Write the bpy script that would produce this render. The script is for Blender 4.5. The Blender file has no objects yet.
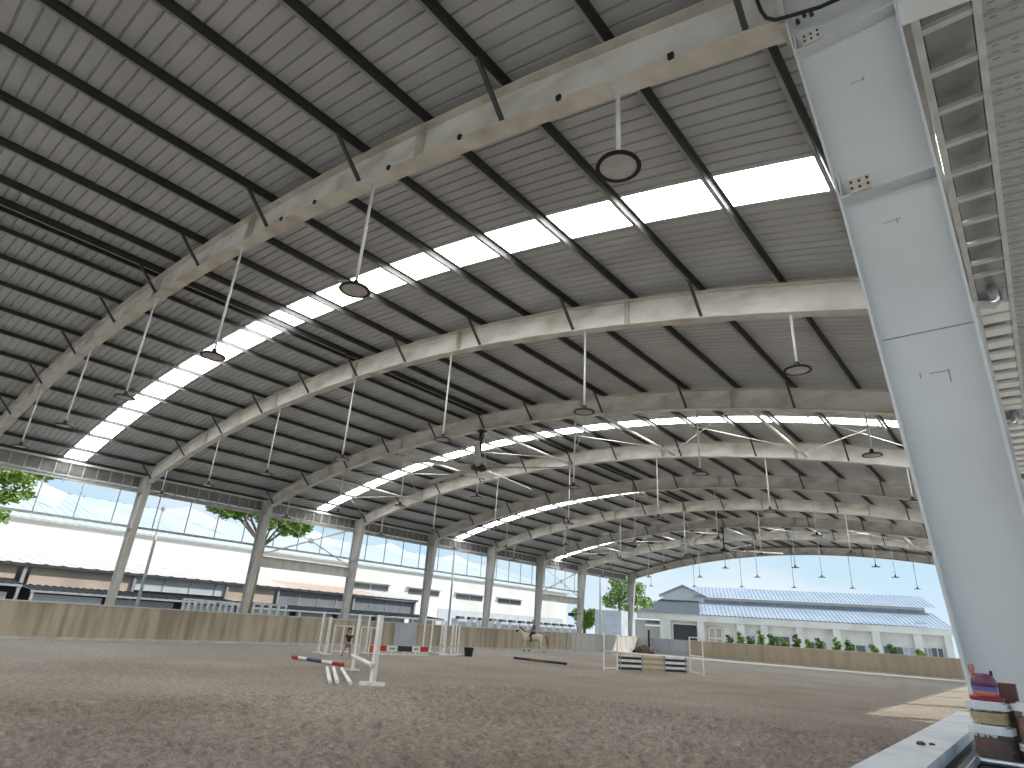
import bpy, math, random
import numpy as np
from mathutils import Vector, Matrix
random.seed(7)
S = bpy.context.scene
COL = S.collection

# ------------------------------------------------------------------ camera
F_PX = 603.01
YAW, PITCH, ROLL, CAM_H = 0.7103, 0.38111, 0.06497, 1.56
cy, sy, cp, sp = math.cos(YAW), math.sin(YAW), math.cos(PITCH), math.sin(PITCH)
FWD = Vector((-sy*cp, cy*cp, sp)); RGT0 = Vector((cy, sy, 0)); UP0 = RGT0.cross(FWD)
RGT = math.cos(ROLL)*RGT0 + math.sin(ROLL)*UP0
UPV = -math.sin(ROLL)*RGT0 + math.cos(ROLL)*UP0
cam_d = bpy.data.cameras.new('camera')
cam_d.sensor_width = 36.0; cam_d.lens = F_PX/1024*36.0
cam_d.clip_start = 0.05; cam_d.clip_end = 600
cam = bpy.data.objects.new('camera', cam_d); COL.objects.link(cam)
M = Matrix((RGT, UPV, -FWD)).transposed().to_4x4(); M.translation = (0, 0, CAM_H)
cam.matrix_world = M
S.camera = cam

# ------------------------------------------------------------------ world, sun, exposure
W = bpy.data.worlds.new('sky'); S.world = W; W.use_nodes = True
nt = W.node_tree; nt.nodes.clear()
out = nt.nodes.new('ShaderNodeOutputWorld'); bg = nt.nodes.new('ShaderNodeBackground')
tc = nt.nodes.new('ShaderNodeTexCoord'); sep = nt.nodes.new('ShaderNodeSeparateXYZ')
rmp = nt.nodes.new('ShaderNodeValToRGB')
nt.links.new(tc.outputs['Generated'], sep.inputs[0]); nt.links.new(sep.outputs[2], rmp.inputs[0])
e = rmp.color_ramp.elements
e[0].position = 0.0; e[0].color = (.70, .86, .96, 1)
e[1].position = 1.0; e[1].color = (.62, .82, 1.0, 1)
e.new(.12).color = (.56, .78, .94, 1); e.new(.3).color = (.5, .72, .95, 1)
ns = nt.nodes.new('ShaderNodeTexNoise'); ns.inputs['Scale'].default_value = 3.0; ns.inputs['Detail'].default_value = 6
mp = nt.nodes.new('ShaderNodeMapping'); mp.inputs['Scale'].default_value = (1, 1, 3)
nt.links.new(tc.outputs['Generated'], mp.inputs[0]); nt.links.new(mp.outputs[0], ns.inputs['Vector'])
cr = nt.nodes.new('ShaderNodeValToRGB'); cr.color_ramp.elements[0].position = .48; cr.color_ramp.elements[1].position = .72
nt.links.new(ns.outputs[0], cr.inputs[0])
mx = nt.nodes.new('ShaderNodeMixRGB'); mx.inputs[2].default_value = (.86, .92, .98, 1)
nt.links.new(cr.outputs[0], mx.inputs[0]); nt.links.new(rmp.outputs[0], mx.inputs[1])
nt.links.new(mx.outputs[0], bg.inputs[0]); bg.inputs[1].default_value = .92
nt.links.new(bg.outputs[0], out.inputs[0])

SUN_K = (-.73, -.60)                     # ground shift of a shadow per metre of height
sun_d = bpy.data.lights.new('sun', 'SUN'); sun_d.energy = 4.2; sun_d.angle = .009; sun_d.color = (1, .95, .86)
sun = bpy.data.objects.new('sun', sun_d); COL.objects.link(sun)
sun.rotation_euler = Vector((SUN_K[0], SUN_K[1], -1)).to_track_quat('-Z', 'Y').to_euler()
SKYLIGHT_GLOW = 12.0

S.view_settings.view_transform = 'Standard'; S.view_settings.look = 'None'
S.view_settings.gamma = 1; S.view_settings.use_curve_mapping = False
S.view_settings.exposure = 0.15

# ------------------------------------------------------------------ materials
def mat(name, c, rough=.6, c2=None, scale=3.0, stretch=(1, 1, 1), lo=.4, hi=.65, bump=0, bscale=40, metal=0, spec=.4, detail=5, trans=0, alpha=1, emit=0):
    m = bpy.data.materials.new(name); m.use_nodes = True
    t = m.node_tree; b = t.nodes['Principled BSDF']
    b.inputs['Base Color'].default_value = (*c, 1); b.inputs['Roughness'].default_value = rough
    b.inputs['Metallic'].default_value = metal; b.inputs['Specular IOR Level'].default_value = spec
    b.inputs['Transmission Weight'].default_value = trans
    co = t.nodes.new('ShaderNodeTexCoord')
    if c2 is None: c2 = tuple(x*.86 for x in c)
    mpn = t.nodes.new('ShaderNodeMapping'); mpn.inputs['Scale'].default_value = stretch
    t.links.new(co.outputs['Object'], mpn.inputs[0])
    n = t.nodes.new('ShaderNodeTexNoise'); n.inputs['Scale'].default_value = scale; n.inputs['Detail'].default_value = detail
    t.links.new(mpn.outputs[0], n.inputs['Vector'])
    r_ = t.nodes.new('ShaderNodeValToRGB'); r_.color_ramp.elements[0].position = lo; r_.color_ramp.elements[1].position = hi
    r_.color_ramp.elements[0].color = (*c, 1); r_.color_ramp.elements[1].color = (*c2, 1)
    t.links.new(n.outputs[0], r_.inputs[0]); t.links.new(r_.outputs[0], b.inputs['Base Color'])
    if bump:
        n2 = t.nodes.new('ShaderNodeTexNoise'); n2.inputs['Scale'].default_value = bscale; n2.inputs['Detail'].default_value = 6
        t.links.new(co.outputs['Object'], n2.inputs['Vector'])
        bp = t.nodes.new('ShaderNodeBump'); bp.inputs['Strength'].default_value = bump; bp.inputs['Distance'].default_value = .03
        t.links.new(n2.outputs[0], bp.inputs['Height']); t.links.new(bp.outputs[0], b.inputs['Normal'])
    if emit:
        b.inputs['Emission Color'].default_value = (1, 1, .96, 1); b.inputs['Emission Strength'].default_value = emit
    return m
MT = {}
MT['roof'] = mat('grey_sheet_metal', (.455, .465, .47), .30, (.38, .39, .395), .5, (1, 2, 1), spec=.7)
MT['purlin'] = mat('dark_purlin_tone', (.05, .05, .048), .5, (.035, .035, .034), 2)
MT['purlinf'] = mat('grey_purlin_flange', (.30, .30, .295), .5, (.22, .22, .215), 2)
MT['strut'] = mat('dark_strut_paint', (.06, .06, .058), .5)
MT['cream'] = mat('weathered_cream_paint', (.77, .755, .71), .55, (.50, .455, .385), 1.3, (1, 1, 2), .42, .75, detail=9)
MT['flange'] = mat('weathered_flange_paint', (.68, .645, .58), .6, (.45, .39, .32), 1.8, lo=.4, hi=.75, detail=8)
MT['column'] = mat('pale_grey_column_paint', (.68, .70, .71), .5, (.59, .605, .61), .9, lo=.45, hi=.75, detail=8)
MT['lcol'] = mat('grey_column_paint', (.56, .55, .52), .6, (.40, .38, .35), 1.2, (2, 2, .5), lo=.4, hi=.7, detail=8)
MT['galv'] = mat('galvanised_steel', (.50, .50, .48), .5, (.40, .40, .385), 4, metal=.1)
MT['panel'] = mat('gutter_sheet', (.27, .265, .26), .3, (.20, .20, .20), 3, metal=.35, bump=.08, bscale=3)
MT['white'] = mat('white_paint', (.80, .80, .77), .5, (.64, .63, .59), 5)
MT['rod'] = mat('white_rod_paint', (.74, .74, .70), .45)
MT['black'] = mat('black_plastic', (.015, .015, .017), .5)
MT['lens'] = mat('grey_lens', (.50, .48, .47), .4, (.42, .40, .39), 6)
MT['wall'] = mat('stained_tan_kickboard', (.47, .40, .305), .8, (.27, .22, .16), 1.7, (1.5, 1.5, .13), .40, .66, detail=10)
MT['wallfar'] = mat('stained_tan_concrete', (.46, .39, .30), .8, (.35, .28, .20), 1.6, (1.2, 1.2, .15), .40, .75, detail=9)
MT['pale'] = mat('pale_plaster', (.58, .56, .52), .8, (.46, .44, .40), 2, (1, 1, .2))
MT['cap'] = mat('cap_rail_paint', (.60, .61, .58), .5)
MT['curb'] = mat('concrete_footing', (.56, .54, .49), .85, (.43, .40, .36), 2, bump=.3)
MT['greypanel'] = mat('blue_grey_gate_panel', (.43, .46, .50), .5, (.37, .40, .43), 2)
MT['ledge'] = mat('grey_ledge_concrete', (.70, .74, .78), .55, (.58, .61, .64), 6, bump=.15, bscale=60)
MT['ledgein'] = mat('dark_board', (.13, .125, .12), .6, bump=.1)
MT['concrete'] = mat('yard_concrete', (.52, .50, .47), .9, (.40, .385, .36), .4, bump=.2)
MT['bwhite'] = mat('white_render', (.74, .735, .715), .8, (.66, .65, .62), .25, (1, 1, .6))
MT['bwhite2'] = mat('pale_render', (.76, .74, .69), .8, (.66, .64, .59), .7)
MT['broof'] = mat('pale_blue_roof_sheet', (.60, .66, .69), .45, (.50, .57, .61), .2, (.3, 3, 1), metal=.1)
MT['broof2'] = mat('grey_blue_roof_sheet', (.44, .50, .58), .4, (.38, .43, .50), .6, metal=.1)
MT['hip'] = mat('dark_shingle', (.10, .115, .14), .7, (.075, .085, .1), 4)
MT['ridgeg'] = mat('grey_ridge_sheet', (.60, .63, .64), .5)
MT['tile'] = mat('faded_awning_sheet', (.66, .63, .61), .6, (.60, .44, .36), .16, (.2, 1, 1), .50, .62)
MT['beige'] = mat('beige_board', (.50, .41, .34), .8, (.41, .34, .28), .9)
MT['bluep'] = mat('pale_blue_board', (.52, .56, .60), .6, (.45, .48, .52), 1)
MT['louver'] = mat('grey_shutter', (.21, .225, .25), .6, (.17, .18, .20), 1.5)
MT['stain'] = mat('damp_wall_stain', (.17, .125, .09), .85, (.22, .17, .12), 5)
MT['dark'] = mat('dark_sheet', (.045, .048, .053), .7, (.07, .07, .075), 2)
MT['midgrey'] = mat('grey_sheet', (.33, .35, .37), .6, (.24, .25, .27), 1)
MT['glass'] = mat('dark_window_glass', (.10, .11, .115), .1, spec=.6)
MT['leaf'] = mat('green_leaf', (.14, .26, .05), .5, (.07, .15, .03), 1.2, lo=.35, hi=.65)
MT['leafy'] = mat('yellow_green_leaf', (.27, .40, .07), .5, (.14, .25, .04), 1.0, lo=.35, hi=.65)
MT['bark'] = mat('bark', (.16, .125, .09), .9, bump=.5)
MT['red'] = mat('red_paint', (.42, .03, .02), .5)
MT['blue'] = mat('navy_paint', (.05, .06, .16), .5)
MT['orange'] = mat('orange_paint', (.55, .12, .04), .5)
MT['ochre'] = mat('ochre_paint', (.52, .36, .17), .6)
MT['blackp'] = mat('black_plank_paint', (.025, .027, .035), .5)
MT['skin'] = mat('skin', (.42, .25, .17), .5)
MT['hair'] = mat('black_hair', (.012, .011, .010), .6)
MT['tee'] = mat('black_tee_shirt', (.022, .018, .018), .8)
MT['shorts'] = mat('grey_shorts', (.20, .19, .19), .8)
MT['horse'] = mat('pale_horse_coat', (.62, .56, .47), .7, (.50, .42, .33), 2.5, lo=.45, hi=.6)
MT['mane'] = mat('dark_mane', (.03, .022, .018), .7)
MT['tail'] = mat('chestnut_tail', (.17, .075, .035), .7)
MT['navy'] = mat('navy_riding_top', (.04, .045, .09), .8)
MT['pile'] = mat('dark_tarpaulin', (.045, .03, .028), .6, (.09, .05, .045), 3)
MT['tray'] = mat('dark_tray', (.03, .032, .035), .25)
MT['trayedge'] = mat('steel_tray_edge', (.30, .33, .37), .3, metal=.6)
MT['shelf'] = mat('dark_shelf', (.06, .055, .05), .5)
MT['lid'] = mat('translucent_white_lid', (.74, .77, .80), .35)
MT['chili'] = mat('dried_chilli', (.10, .026, .016), .45, (.03, .012, .009), 8)
MT['biscuit'] = mat('pale_snack', (.52, .43, .25), .6, (.38, .28, .12), 8)
MT['nut'] = mat('brown_snack', (.24, .10, .05), .5, (.34, .19, .09), 9)
MT['purple'] = mat('purple_plastic', (.20, .075, .13), .35, (.16, .055, .11), 3)
MT['violet'] = mat('blue_band_plastic', (.13, .13, .42), .35)
MT['peach'] = mat('peach_plastic', (.58, .22, .15), .4)
MT['crimson'] = mat('crimson_lid', (.30, .02, .045), .4)
MT['brown'] = mat('brown_card', (.15, .075, .06), .6)
MT['pipe'] = mat('grey_drain_pipe', (.42, .43, .43), .6)
MT['soffit'] = mat('grey_soffit_sheet', (.40, .395, .38), .5, (.34, .335, .32), 1)
t = MT['soffit'].node_tree; b = t.nodes['Principled BSDF']        # pressed slots: rows of three short dashes
sx = t.nodes.new('ShaderNodeSeparateXYZ'); tcn = t.nodes.new('ShaderNodeTexCoord'); t.links.new(tcn.outputs['Object'], sx.inputs[0])
def less(src, period, width, shift=0.0):
    a_ = t.nodes.new('ShaderNodeMath'); a_.operation = 'ADD'; a_.inputs[1].default_value = 100*period+shift; t.links.new(src, a_.inputs[0])
    m_ = t.nodes.new('ShaderNodeMath'); m_.operation = 'MODULO'; m_.inputs[1].default_value = period; t.links.new(a_.outputs[0], m_.inputs[0])
    l_ = t.nodes.new('ShaderNodeMath'); l_.operation = 'LESS_THAN'; l_.inputs[1].default_value = width; t.links.new(m_.outputs[0], l_.inputs[0]); return l_.outputs[0]
def mul(a, c):
    m_ = t.nodes.new('ShaderNodeMath'); m_.operation = 'MULTIPLY'; t.links.new(a, m_.inputs[0]); t.links.new(c, m_.inputs[1]); return m_.outputs[0]
msk = mul(mul(less(sx.outputs[1], .47/6, .014), less(sx.outputs[1], .47, .235)), less(sx.outputs[0], .13, .05))
mc = t.nodes.new('ShaderNodeMixRGB'); mc.inputs[2].default_value = (.15, .15, .145, 1)
src = b.inputs['Base Color'].links[0].from_socket
t.links.new(msk, mc.inputs[0]); t.links.new(src, mc.inputs[1]); t.links.new(mc.outputs[0], b.inputs['Base Color'])
MT['cable'] = mat('black_cable', (.02, .02, .02), .5)

# clear plastic
m = mat('clear_plastic', (.9, .9, .9), .08)
b = m.node_tree.nodes['Principled BSDF']; tr = m.node_tree.nodes.new('ShaderNodeBsdfTransparent'); mxs = m.node_tree.nodes.new('ShaderNodeMixShader')
mxs.inputs[0].default_value = .08
m.node_tree.links.new(tr.outputs[0], mxs.inputs[1]); m.node_tree.links.new(b.outputs[0], mxs.inputs[2])
m.node_tree.links.new(mxs.outputs[0], m.node_tree.nodes['Material Output'].inputs[0]); MT['clear'] = m

# skylight sheet: milky and translucent, with its own glow added to brighten the hall
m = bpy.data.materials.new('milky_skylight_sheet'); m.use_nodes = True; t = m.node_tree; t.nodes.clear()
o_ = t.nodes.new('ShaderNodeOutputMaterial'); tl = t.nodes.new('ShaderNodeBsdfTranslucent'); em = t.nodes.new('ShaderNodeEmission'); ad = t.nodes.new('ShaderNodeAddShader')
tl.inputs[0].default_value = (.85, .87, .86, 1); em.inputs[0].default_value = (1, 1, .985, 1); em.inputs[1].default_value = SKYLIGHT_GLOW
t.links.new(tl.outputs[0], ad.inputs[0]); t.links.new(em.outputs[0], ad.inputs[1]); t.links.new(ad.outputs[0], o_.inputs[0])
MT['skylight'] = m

# arena sand: grain, hoof prints, damp and dry patches
m = bpy.data.materials.new('arena_sand'); m.use_nodes = True; t = m.node_tree; b = t.nodes['Principled BSDF']
b.inputs['Roughness'].default_value = .95; b.inputs['Specular IOR Level'].default_value = .15
co = t.nodes.new('ShaderNodeTexCoord')
def tnoise(sc, det=6, rough=.6, stretch=None):
    n = t.nodes.new('ShaderNodeTexNoise'); n.inputs['Scale'].default_value = sc; n.inputs['Detail'].default_value = det; n.inputs['Roughness'].default_value = rough
    t.links.new(co.outputs['Object'], n.inputs['Vector']); return n
def tramp(n, p0, c0, p1, c1):
    r_ = t.nodes.new('ShaderNodeValToRGB'); r_.color_ramp.elements[0].position = p0; r_.color_ramp.elements[0].color = (*c0, 1)
    r_.color_ramp.elements[1].position = p1; r_.color_ramp.elements[1].color = (*c1, 1); t.links.new(n.outputs[0], r_.inputs[0]); return r_
big = tramp(tnoise(.22, 4), .35, (.42, .37, .32), .7, (.58, .53, .475))
fine = tramp(tnoise(9, 9, .75), .34, (.50, .48, .46), .68, (1.25, 1.23, 1.2))
grain = tramp(tnoise(38, 6, .8), .36, (.66, .64, .62), .64, (1.2, 1.19, 1.18))
mxg = t.nodes.new('ShaderNodeMixRGB'); mxg.blend_type = 'MULTIPLY'; mxg.inputs[0].default_value = 1
t.links.new(fine.outputs[0], mxg.inputs[1]); t.links.new(grain.outputs[0], mxg.inputs[2])
# sand grows paler towards the left and far walls
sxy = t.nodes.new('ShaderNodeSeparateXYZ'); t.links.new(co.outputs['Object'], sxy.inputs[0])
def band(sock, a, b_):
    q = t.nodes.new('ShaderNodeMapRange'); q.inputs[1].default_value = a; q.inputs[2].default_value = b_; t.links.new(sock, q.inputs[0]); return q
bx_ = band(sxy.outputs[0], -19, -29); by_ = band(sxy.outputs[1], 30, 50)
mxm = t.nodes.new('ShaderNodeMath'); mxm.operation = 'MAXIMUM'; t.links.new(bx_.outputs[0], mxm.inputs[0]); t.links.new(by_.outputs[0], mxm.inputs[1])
pale_mix = t.nodes.new('ShaderNodeMixRGB'); pale_mix.inputs[2].default_value = (.60, .585, .55, 1); t.links.new(mxm.outputs[0], pale_mix.inputs[0]); t.links.new(big.outputs[0], pale_mix.inputs[1])
mxa = t.nodes.new('ShaderNodeMixRGB'); mxa.blend_type = 'MULTIPLY'; mxa.inputs[0].default_value = 1
t.links.new(pale_mix.outputs[0], mxa.inputs[1]); t.links.new(mxg.outputs[0], mxa.inputs[2]); t.links.new(mxa.outputs[0], b.inputs['Base Color'])
add = t.nodes.new('ShaderNodeMath'); add.operation = 'ADD'
h1 = tnoise(4.5, 8, .7); h2 = tnoise(26, 6, .7)
sc_ = t.nodes.new('ShaderNodeMath'); sc_.operation = 'MULTIPLY'; sc_.inputs[1].default_value = .3
t.links.new(h2.outputs[0], sc_.inputs[0]); t.links.new(h1.outputs[0], add.inputs[0]); t.links.new(sc_.outputs[0], add.inputs[1])
bp = t.nodes.new('ShaderNodeBump'); bp.inputs['Strength'].default_value = 1.0; bp.inputs['Distance'].default_value = .2
t.links.new(add.outputs[0], bp.inputs['Height']); t.links.new(bp.outputs[0], b.inputs['Normal'])
MT['sand'] = m

# ------------------------------------------------------------------ mesh helpers
class MB:
    """Collects shapes in world coordinates; build() links them as ONE mesh relative to its parent."""
    def __init__(s): s.v = []; s.f = []; s.smooth = False
    def add(s, vs, fs):
        n = len(s.v); s.v += [tuple(v) for v in vs]; s.f += [tuple(n+i for i in f) for f in fs]; return s
    def box(s, x0, x1, y0, y1, z0, z1):
        return s.add([(x0,y0,z0),(x1,y0,z0),(x1,y1,z0),(x0,y1,z0),(x0,y0,z1),(x1,y0,z1),(x1,y1,z1),(x0,y1,z1)],
                     [(3,2,1,0),(4,5,6,7),(0,1,5,4),(1,2,6,5),(2,3,7,6),(3,0,4,7)])
    def bar(s, a, b, w, h, up=(0, 0, 1)):
        a = Vector(a); b = Vector(b); d = (b-a).normalized(); u_ = Vector(up)
        if abs(d.dot(u_)) > .98: u_ = Vector((1, 0, 0))
        sx = d.cross(u_).normalized()*w/2; sz = sx.cross(d).normalized()*h/2
        vs = [a-sx-sz, a+sx-sz, a+sx+sz, a-sx+sz, b-sx-sz, b+sx-sz, b+sx+sz, b-sx+sz]
        return s.add(vs, [(3,2,1,0),(4,5,6,7),(0,1,5,4),(1,2,6,5),(2,3,7,6),(3,0,4,7)])
    def tube(s, pts, r, n=8, cap=True):
        pts = [Vector(p_) for p_ in pts]; rr = r if isinstance(r, (list, tuple)) else [r]*len(pts)
        base = len(s.v); ref = None
        for i, p_ in enumerate(pts):
            d = (pts[min(i+1, len(pts)-1)]-pts[max(i-1, 0)]).normalized()
            if ref is None: ref = Vector((0, 0, 1)) if abs(d.z) < .9 else Vector((1, 0, 0))
            a_ = d.cross(ref).normalized(); b_ = d.cross(a_).normalized(); ref = -b_ if False else ref
            for k in range(n):
                t_ = 2*math.pi*k/n; s.v.append(tuple(p_+rr[i]*(a_*math.cos(t_)+b_*math.sin(t_))))
        for i in range(len(pts)-1):
            for k in range(n):
                q = base+i*n; s.f.append((q+k, q+(k+1) % n, q+n+(k+1) % n, q+n+k))
        if cap:
            s.f.append(tuple(base+k for k in range(n))[::-1]); s.f.append(tuple(base+(len(pts)-1)*n+k for k in range(n)))
        return s
    def lathe(s, c, prof, n=24):
        c = Vector(c); base = len(s.v)
        for (r, z) in prof:
            for k in range(n):
                t_ = 2*math.pi*k/n; s.v.append((c.x+r*math.cos(t_), c.y+r*math.sin(t_), c.z+z))
        for i in range(len(prof)-1):
            for k in range(n):
                q = base+i*n; s.f.append((q+k, q+(k+1) % n, q+n+(k+1) % n, q+n+k))
        s.f.append(tuple(base+k for k in range(n))[::-1]); s.f.append(tuple(base+(len(prof)-1)*n+k for k in range(n)))
        return s
    def prism(s, poly, ax, a0, a1):
        """poly in the plane square to axis ax ('x': (y,z), 'y': (x,z), 'z': (x,y))."""
        mk = {'x': lambda p_, a_: (a_, p_[0], p_[1]), 'y': lambda p_, a_: (p_[0], a_, p_[1]), 'z': lambda p_, a_: (p_[0], p_[1], a_)}[ax]
        n = len(poly)
        vs = [mk(p_, a0) for p_ in poly]+[mk(p_, a1) for p_ in poly]
        fs = [tuple(range(n))[::-1], tuple(range(n, 2*n))]+[(i, (i+1) % n, n+(i+1) % n, n+i) for i in range(n)]
        return s.add(vs, fs)
    def rbox(s, c, sx, sy, z0, z1, r, n=4, rot=0, taper=1.0):
        """upright box with rounded corners"""
        pts = []
        for (qx, qy, a0) in ((1, 1, 0), (-1, 1, 90), (-1, -1, 180), (1, -1, 270)):
            for k in range(n+1):
                a_ = math.radians(a0+90*k/n); pts.append((qx*(sx/2-r)+r*math.cos(a_), qy*(sy/2-r)+r*math.sin(a_)))
        cr_, sr_ = math.cos(rot), math.sin(rot)
        def P(q, k): return (c[0]+k*(q[0]*cr_-q[1]*sr_), c[1]+k*(q[0]*sr_+q[1]*cr_))
        N = len(pts); vs = [(*P(q, taper), z0) for q in pts]+[(*P(q, 1), z1) for q in pts]
        return s.add(vs, [tuple(range(N))[::-1], tuple(range(N, 2*N))]+[(i, (i+1) % N, N+(i+1) % N, N+i) for i in range(N)])
    def xf(s, mtx):
        s.v = [tuple(mtx @ Vector(v)) for v in s.v]; return s
    def build(s, name, m, parent=None, smooth=False, loc=None, recalc=True):
        base = Vector(parent['_base']) if parent is not None and '_base' in parent else (Vector(loc) if loc else Vector((0, 0, 0)))
        me = bpy.data.meshes.new(name)
        me.from_pydata([tuple(Vector(v)-base) for v in s.v], [], s.f)
        if recalc and len(s.f) < 60000:
            import bmesh
            bm = bmesh.new(); bm.from_mesh(me); bmesh.ops.recalc_face_normals(bm, faces=bm.faces); bm.to_mesh(me); bm.free()
        me.materials.append(MT[m] if isinstance(m, str) else m)
        if smooth: me.polygons.foreach_set('use_smooth', [True]*len(me.polygons))
        o = bpy.data.objects.new(name, me); COL.objects.link(o)
        if parent is None: o.location = base; o['_base'] = tuple(base)
        else:
            o.parent = parent
            o['_base'] = tuple(base)
        return o
def thing(name, loc, label, cat, group=None):
    o = bpy.data.objects.new(name, None); COL.objects.link(o); o.location = loc; o.empty_display_size = .2
    o['_base'] = tuple(loc); o['label'] = label; o['category'] = cat
    if group: o['group'] = group
    return o
def tag(o, label, cat, group=None, kind=None):
    o['label'] = label; o['category'] = cat
    if group: o['group'] = group
    if kind: o['kind'] = kind
    return o
def struct(o): o['kind'] = 'structure'; return o
def ch(o): return [c for c in bpy.data.objects if c.parent == o]
def copy_tree(root, delta, label):
    """a copy of a thing with copies of its parts and sub-parts, moved by delta"""
    kids = {}
    r = root.copy(); COL.objects.link(r); r.location = Vector(root.location)+Vector(delta); r['label'] = label
    def rec(o, c):
        for k in KIDS.get(o.name, []):
            q = k.copy(); COL.objects.link(q); q.parent = c; rec(k, q)
    rec(root, r); return r
KIDS = {}
def learn(root):
    KIDS[root.name] = [o for o in COL.objects if o.parent == root]
    for k in KIDS[root.name]: learn(k)
ORD = ['nearest', 'second', 'third', 'fourth', 'fifth', 'sixth', 'seventh', 'eighth', 'farthest']

# ------------------------------------------------------------------ the hall's measures
Y0 = 4.3456; BAY = 6.0
FY = [Y0+BAY*k for k in range(8)]+[Y0+42+8.77]       # far flange edge of each frame
XR, XL, HK, RISE = -.743, -29.885, 6.53, 1.944
XM = (XL+XR)/2; HALF = (XR-XL)/2; RAD = (HALF**2+RISE**2)/(2*RISE)
def arc(x): return HK+RISE-RAD+math.sqrt(max(RAD**2-(x-XM)**2, 0))
def mir(x): return 2*XM-x
YB, YE = -19.0, FY[8]+.55                              # roof ends
XO = .48                                              # roof edge, right
DEPTH = .60                                           # rafter depth
SHEET = DEPTH+.155

def sweep(mb, x0, x1, zo0, zo1, y0, y1, n=40):
    xs = [x0+(x1-x0)*i/n for i in range(n+1)]
    vs = []
    for x in xs:
        z = arc(x); vs += [(x, y0, z+zo0), (x, y1, z+zo0), (x, y1, z+zo1), (x, y0, z+zo1)]
    fs = [(0, 1, 2, 3), tuple(4*n+k for k in (3, 2, 1, 0))]
    for i in range(n):
        for k in range(4):
            a = 4*i+k; b_ = 4*i+(k+1) % 4; fs.append((a, b_, b_+4, a+4))
    return mb.add(vs, fs)

# ------------------------------------------------------------------ setting: floor, ground, walls, roof
def build_floor():
    v = []; f = []
    rng = np.random.RandomState(3)
    def field(xs, ys):
        X, Y = np.meshgrid(xs, ys); h = np.zeros_like(X)
        for _ in range(30):
            k = rng.uniform(1.2, 9); a = rng.uniform(0, 6.283); ph = rng.uniform(0, 6.283)
            h += np.sin(k*(X*np.cos(a)+Y*np.sin(a))+ph+1.3*np.sin(.7*k*(X*np.sin(a)-Y*np.cos(a))+ph*2))*(.010/(k**.5))
        dx = xs[1]-xs[0]; dy = ys[1]-ys[0]
        for _ in range(24000):                             # hoof pits and thrown clods
            cx = rng.uniform(xs[0], xs[-1]); cy_ = rng.uniform(ys[0], ys[-1]); rad = rng.uniform(.045, .13); am = rng.choice([-1, 1])*rng.uniform(.3, 1)*rad*.42
            i0 = max(0, int((cx-2.2*rad-xs[0])/dx)); i1 = min(len(xs), int((cx+2.2*rad-xs[0])/dx)+2)
            j0 = max(0, int((cy_-2.2*rad-ys[0])/dy)); j1 = min(len(ys), int((cy_+2.2*rad-ys[0])/dy)+2)
            d2 = ((X[j0:j1, i0:i1]-cx)**2+(Y[j0:j1, i0:i1]-cy_)**2)/rad**2
            h[j0:j1, i0:i1] += am*np.exp(-d2*1.4)
        return np.clip(h, -.055, .08)
    X0, X1, Y0_, Y1_ = -29.88, -.505, YB, FY[8]+.12
    NX0, NY1 = -13.0, 15.0; YS = -1.0
    xs = np.linspace(NX0, X1, 330); ys = np.linspace(YS, NY1, 420)
    GX, GY = np.meshgrid(xs, ys)
    H = field(xs, ys)
    fade = np.clip((GX-NX0)/1.2, 0, 1)*np.clip((X1-GX)/.15, 0, 1)*np.clip((NY1-GY)/1.2, 0, 1)*np.clip((GY-ys[0])/1.2, 0, 1)
    P = np.stack([GX, GY, H*fade], -1).reshape(-1, 3)
    nx, ny = len(xs), len(ys)
    idx = (np.arange(ny-1)[:, None]*nx+np.arange(nx-1)[None]).reshape(-1)
    F = np.stack([idx, idx+1, idx+nx+1, idx+nx], -1)
    n = len(P)
    extra = [(X0, Y0_, 0), (NX0, Y0_, 0), (NX0, Y1_, 0), (X0, Y1_, 0), (NX0, Y0_, 0), (X1, Y0_, 0), (X1, ys[0], 0), (NX0, ys[0], 0), (NX0, NY1, 0), (X1, NY1, 0), (X1, Y1_, 0), (NX0, Y1_, 0)]
    me = bpy.data.meshes.new('floor')
    me.from_pydata([tuple(q) for q in P]+extra, [], [tuple(int(i) for i in q) for q in F]+[(n, n+1, n+2, n+3), (n+4, n+5, n+6, n+7), (n+8, n+9, n+10, n+11)])
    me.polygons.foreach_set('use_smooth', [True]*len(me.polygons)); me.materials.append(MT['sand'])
    o = bpy.data.objects.new('floor', me); COL.objects.link(o); struct(o)
build_floor()
g = MB(); g.add([(-160, -60, -.06), (120, -60, -.06), (120, 220, -.06), (-160, 220, -.06)], [(0, 1, 2, 3)])
struct(g.build('ground', 'concrete'))

# left wall with a pale stretch towards the far corner
def streak_wall(name, x0, x1, y0, y1, z1, m): return struct(MB().box(x0, x1, y0, y1, -.05, z1).build(name, m))
HW = 1.315
streak_wall('wall_left', -30.02, -29.88, YB, 44.2, HW, 'wall')
streak_wall('wall_left_far', -30.02, -29.88, 44.2, FY[8]+.1, HW, 'pale')
struct(MB().box(-30.05, -29.85, YB, FY[8]+.1, HW, HW+.045).build('trim_1', 'cap'))
struct(MB().box(-29.88, -29.58, YB, FY[8]+.1, -.05, .10).build('baseboard_left', 'curb'))
WY = FY[8]+.12
streak_wall('wall_far_left', -30.02, -28.7, WY, WY+.14, HW, 'pale')
streak_wall('wall_far', -24.85, -.35, WY, WY+.14, HW, 'wallfar')
struct(MB().box(-24.85, -.35, WY-.03, WY+.17, HW, HW+.045).build('trim_2', 'cap'))
struct(MB().box(-29.58, -.5, WY-.28, WY, -.05, .08).build('baseboard_far', 'curb'))
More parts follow.
